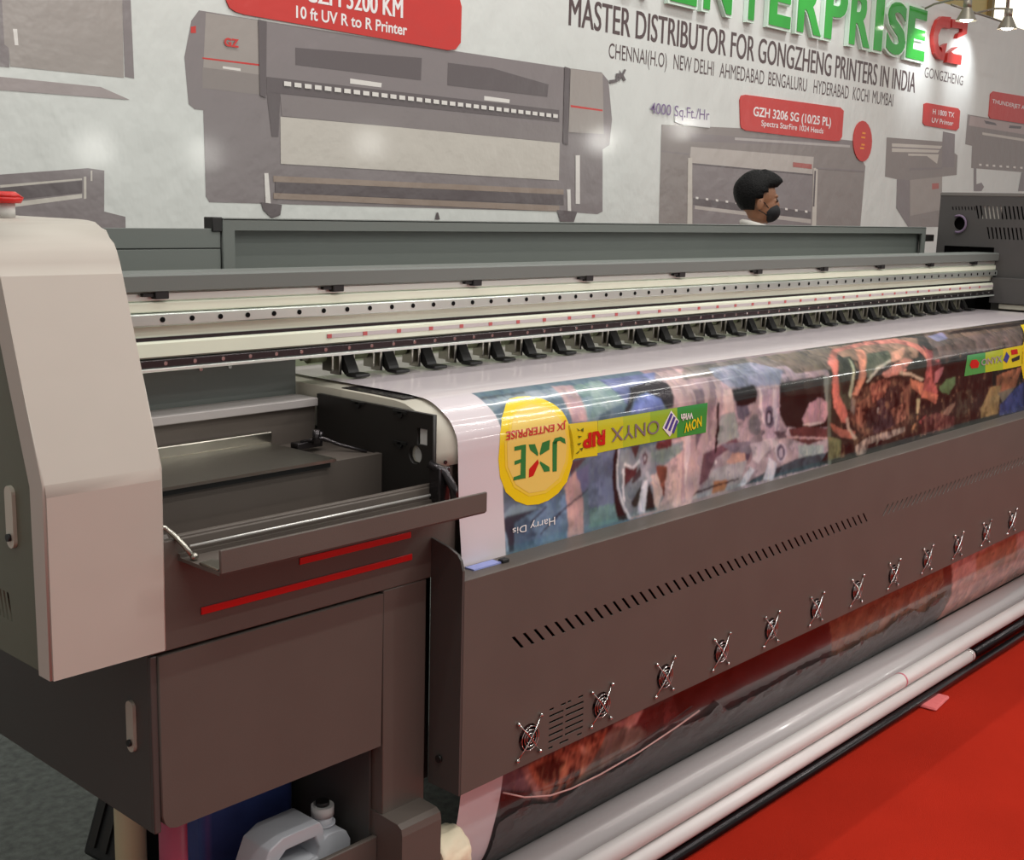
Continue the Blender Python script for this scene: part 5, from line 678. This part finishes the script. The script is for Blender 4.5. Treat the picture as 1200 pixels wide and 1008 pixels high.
for c,nz_,pts in ART:
    x0=min(p[0] for p in pts); x1=max(p[0] for p in pts); a0=min(p[1] for p in pts); a1=max(p[1] for p in pts)
    idx=np.nonzero((flatX>=x0)&(flatX<=x1)&(flatS>=a0)&(flatS<=a1)&pmf)[0]
    if len(idx)==0: continue
    jx=NZf[idx]*.0035+NHf[idx]*.002; js=NVf[idx]*.0025
    k=idx[inside(flatX[idx]+jx,flatS[idx]+js,pts)]
    base=srgb(c)
    g=base.mean(); base=base*.66+g*.34
    if nz_>=.5:
        q=NVf[k]*1.0+NZf[k]*.8
        v=np.clip(1+nz_*q*1.5,.12,2.8)[:,None]; hi=np.clip(q*1.6-.55,0,1)[:,None]*np.array(srgb((196,150,118)))
        colf[k]=base*v*(1-np.clip(q-.25,0,.6)[:,None])+hi*.5*nz_
    else:
        v=np.clip(1+nz_*(NZf[k]*1.3+NHf[k]*1.2),.12,2.2)[:,None]
        colf[k]=base*v
col=np.clip(colf,0,1)
# soften the paint edges a little, as an ink-jet print from afar
c3=col.reshape(ns,nx,3)
for _ in range(4):
    c3[1:-1,1:-1]=(c3[1:-1,1:-1]*4+c3[:-2,1:-1]+c3[2:,1:-1]+c3[1:-1,:-2]+c3[1:-1,2:])/8
c3*=(1+.17*NZ+.17*NV+.14*NH)[:,:,None]; c3*=np.stack([1+.10*NH,1+0*NH,1-.12*NV],-1); c3=np.clip(c3,0,1); c3[:,xs<1.83]=srgb((214,204,208)); c3[ss<=s_print]=srgb((214,204,208))
# large gentle ripple of the lower web
vv=np.stack([X2,Y2,Z2],-1).reshape(-1,3)
i0=(np.arange(ns-1)[:,None]*nx+np.arange(nx-1)[None,:]).ravel()
quads=np.stack([i0,i0+nx,i0+nx+1,i0+1],-1)
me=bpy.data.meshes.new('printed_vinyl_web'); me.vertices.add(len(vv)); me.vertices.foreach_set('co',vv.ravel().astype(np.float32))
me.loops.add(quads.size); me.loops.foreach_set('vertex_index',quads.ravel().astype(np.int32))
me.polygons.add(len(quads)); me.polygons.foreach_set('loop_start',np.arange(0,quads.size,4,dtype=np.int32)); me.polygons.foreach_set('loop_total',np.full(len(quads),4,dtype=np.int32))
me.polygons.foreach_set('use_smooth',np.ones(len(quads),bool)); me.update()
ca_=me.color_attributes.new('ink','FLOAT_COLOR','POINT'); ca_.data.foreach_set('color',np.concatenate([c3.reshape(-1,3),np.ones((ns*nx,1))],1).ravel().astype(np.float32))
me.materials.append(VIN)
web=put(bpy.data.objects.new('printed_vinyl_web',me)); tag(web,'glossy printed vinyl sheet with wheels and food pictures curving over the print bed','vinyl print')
def curve_pt(x,s,off):
    y,z=catmull(np.array([s])); y1,z1=catmull(np.array([s+.002])); ty,tz=(y1-y)[0],(z1-z)[0]; L=math.hypot(ty,tz)
    return Vector((x,y[0]+tz/L*off,z[0]-ty/L*off))
def decal(name,polys,off,parent=web,lbl=None):
    mats=[];b=bmesh.new()
    for mn,pts in polys:
        if mn not in mats: mats.append(mn)
        try: f_=b.faces.new([b.verts.new((p[0],p[1],0)) for p in pts]); f_.material_index=mats.index(mn)
        except ValueError: pass
    return finish_decal(name,b,mats,off,parent,lbl)
def finish_decal(name,b,mats,off,parent,lbl):
    bmesh.ops.triangulate(b,faces=b.faces)
    y0=min(v.co.y for v in b.verts); y1=max(v.co.y for v in b.verts); k=math.floor(y0/.007)*.007
    while k<y1:
        k+=.007; bmesh.ops.bisect_plane(b,geom=list(b.verts)+list(b.edges)+list(b.faces),plane_co=(0,k,0),plane_no=(0,1,0))
    for v in b.verts: v.co=curve_pt(v.co.x,v.co.y,off)
    bmesh.ops.recalc_face_normals(b,faces=b.faces)
    me=bpy.data.meshes.new(name); b.to_mesh(me); b.free()
    for q in mats: me.materials.append(mat(q,INK[q],.16,spec=.5,coat=.5) if q not in MATS else MATS[q])
    for p_ in me.polygons: p_.use_smooth=True
    o=put(bpy.data.objects.new(name,me),parent)
    if lbl: lab(o,lbl)
    return o
decal('printed_panel',DEC1,.0006); decal('printed_sun',DEC2[:1],.0010); decal('printed_sun',DEC2[1:],.0014); decal('printed_emblem',DEC3,.0018); decal('printed_stripe',DEC4,.0023)
for s,mn,q4,off in MTEXT:
    tm=text_verts(s,off); b=bmesh.new(); b.from_mesh(tm)
    xs_=[v.co.x for v in b.verts]; ys_=[v.co.y for v in b.verts]; a0,a1,b0,b1=min(xs_),max(xs_),min(ys_),max(ys_)
    BL,BR,TL,TR=[Vector((p[0],p[1],0)) for p in q4]
    for v in b.verts:
        u=(v.co.x-a0)/(a1-a0); t_=(v.co.y-b0)/(b1-b0)
        v.co=(BL*(1-u)+BR*u)*(1-t_)+(TL*(1-u)+TR*u)*t_
    for f_ in b.faces: f_.material_index=0
    finish_decal('lettering',b,[mn],.0023,web,'lettering reading '+s)
# ------------------------------------------------------------------ rolls and tubes at the foot
ROLL=mat('film_wrapped_roll',(186,178,178),.28,coat=.35,bump=.08,bscale=6,var=.05,vscale=3,bstretch=(.4,3,3))
t=MB().cyl((1.70,1.690,.094),(5.6,1.690,.094),.060,40).out('takeup_roll',ROLL); tag(t,'thick white take-up roll wrapped in clear film lying under the apron','roll')
TUB=mat('white_card_tube',(222,216,214),.35,var=.03); 
t=empty('long_tube','long white tube with a thin pink band lying against the film-wrapped roll','tube',(1.75,1.603,.106))
MB().cyl((0,0,0),(3.75,0,0),.0248,28).out('tube_body',TUB,t); MB().cyl((1.94,0,0),(1.948,0,0),.0256,28).out('pink_band',mat('pink_tape',(215,120,135),.4),t)
t=empty('short_tube','white cardboard tube ending in a silver ring, nearest the red carpet','tube',(1.75,1.584,.061))
MB().cyl((0,0,0),(2.47,0,0),.0225,28).out('tube_body',TUB,t); MB().cyl((2.45,0,0),(2.456,0,0),.0232,28).cyl((2.47,0,0),(2.478,0,0),.021,28).out('end_ring',CHR,t)
t=MB().cyl((1.72,1.566,.0225),(5.6,1.566,.0225),.0155,20).out('black_shaft',mat('black_shaft_metal',(34,30,32),.25,metal=.5)); tag(t,'long black metal shaft lying along the carpet edge beneath the white tubes','shaft')
t=MB().cyl((4.25,1.583,.060),(5.6,1.583,.060),.016,16).out('black_shaft',MATS['black_shaft_metal']); tag(t,'shiny black metal shaft continuing beyond the silver ring of the short white tube','shaft')
t=MB().box(-.07,.07,-.035,.03,0,.012,.006,seg=3).out('pink_rag',mat('pink_cloth',(220,110,110),.8,bump=.6,bscale=40)); t.location=(3.83,1.545,.0065); t.rotation_euler=(0,0,.1); tag(t,'small crumpled pink cloth scrap on the red carpet beside the tubes','cloth')
# clear crumpled film
FM=mat('clear_film_grey',(92,90,90),.15,spec=.45,alpha=.72,bump=.5,bscale=9,bstretch=(1,2.5,2.5),var=.25,vscale=6)
b=bmesh.new(); N=len(FILM)
import bisect
fx=[p[0] for p in FILM]; fs=[p[1] for p in FILM]
xsF=np.arange(1.835,fx[-1],.012)
prev=None
s_end=S_[-1]-.006
for i,x in enumerate(xsF):
    sT=float(np.interp(x,fx,fs)); ring=[]
    for k in range(9):
        s=sT+(s_end-sT)*k/8
        off=.004+.007*abs(math.sin(x*23+k))*(.4+.6*math.sin(x*5.1)**2)*(1-k/10)+.003*math.sin(x*61+k*1.3)**2
        ring.append(b.verts.new(curve_pt(x,s,off)))
    if prev:
        for k in range(8): f_=b.faces.new((prev[k],ring[k],ring[k+1],prev[k+1])); f_.smooth=True
    prev=ring
me=bpy.data.meshes.new('clear_film'); b.to_mesh(me); b.free(); me.materials.append(FM)
fo=put(bpy.data.objects.new('clear_film',me)); tag(fo,'crumpled translucent grey protective film hanging between the apron and the take-up roll','plastic film')
b=MB().tube([curve_pt(x,s,.012) for x,s in FEDGE],.0022,6).out('film_edge',mat('film_edge_highlight',(205,160,155),.3),fo)  # film edge as a tube, its highlight painted in pale pink
# blank core roll behind the web's end
cr=MB().cyl((1.617,1.672,.275),(1.697,1.672,.275),.050,40,caps=True)
bmesh.ops.subdivide_edges(cr.b,edges=[e for e in cr.b.edges if abs(e.verts[0].co.x-e.verts[1].co.x)>.01],cuts=6)
for v in cr.b.verts:
    a=math.atan2(v.co.z-.275,v.co.y-1.672); k=1+.025*math.sin(a*7+v.co.x*90)+.02*math.sin(a*13-v.co.x*140)
    v.co.y=1.672+(v.co.y-1.672)*k; v.co.z=.275+(v.co.z-.275)*k
t=cr.out('paper_roll_end',mat('cream_paper_roll',(238,226,196),.6,bump=.6,bscale=14)); tag(t,'crumpled cream paper roll end showing beside the foot and the hanging vinyl','roll')
# ------------------------------------------------------------------ things under the left cabinet
t=empty('ink_jerrycan','translucent white plastic jerrycan with a handle and screw cap on the shelf under the cabinet','jerrycan',(1.385,1.80,.1665))
PLA=mat('hdpe_white',(188,190,196),.4,spec=.4)
pf=[(-.13,.002),(.10,.002),(.10,.175),(.090,.195),(.078,.203),(.042,.206),(.034,.202),(.031,.225),(.022,.240),(-.070,.240),(-.100,.226),(-.122,.175)]
hole=[(-.078,.168),(.016,.168),(.020,.185),(.010,.212),(-.062,.212),(-.080,.196)]
jb=plate('can_body',pf,[hole],.085,lambda a,b_,c:Vector((a,c,b_)),PLA); jb.parent=t
md=jb.modifiers.new('b','BEVEL'); md.width=.009; md.segments=3
MB().box(-.076,.018,-.038,.038,.150,.172,.01).out('can_hollow',PLA,t)
MB().cyl((.062,0,.198),(.062,0,.226),.021,20).cyl((.062,0,.207),(.062,0,.211),.026,20).out('neck',PLA,t)
cp_=MB().cyl((.062,0,.226),(.062,0,.247),.023,20).out('cap',mat('cap_white',(200,198,196),.4),t); MB().cyl((.062,0,.247),(.062,0,.255),.014,16).out('cap_plug',BLKR,cp_)
t=empty('blue_bottle','blue plastic container behind the white jerrycan','container',(1.31,2.0,.1665))
BLU=mat('blue_plastic',(58,74,132),.35,var=.3,vscale=9)
MB().box(-.055,.17,-.07,.07,0,.31,.02,seg=3).out('bottle_body',BLU,t); MB().cyl((.1,0,.308),(.1,0,.34),.02).out('cap',mat('navy_cap',(25,32,80),.4),t)
t=MB().cyl((0,0,.006),(0,0,.56),.031,24).out('cream_pipe',mat('cream_pipe',(196,184,148),.5)); t.location=(1.194,2.1,0); tag(t,'cream round pipe leg under the cabinet beside the pink tube','pipe')
t=MB().cyl((0,0,.006),(0,0,.59),.026,24).out('pink_tube',mat('pink_plastic',(176,70,100),.4)); t.location=(1.15,1.87,0); tag(t,'pink plastic tube standing under the cabinet corner','tube')
t=empty('black_crate','black slatted box on the grey floor behind the cream pipe','box',(1.40,2.5,0.012)); t.rotation_euler=(0,.35,.1)
MB().box(-.05,.10,-.05,.10,.002,.20,.01).out('crate_body',BLKR,t)
for k in range(3): MB().box(-.056,-.049,-.035+.045*k,-.012+.045*k,.03,.18).out('slat',BLK,t)
bpy.context.view_layer.update()
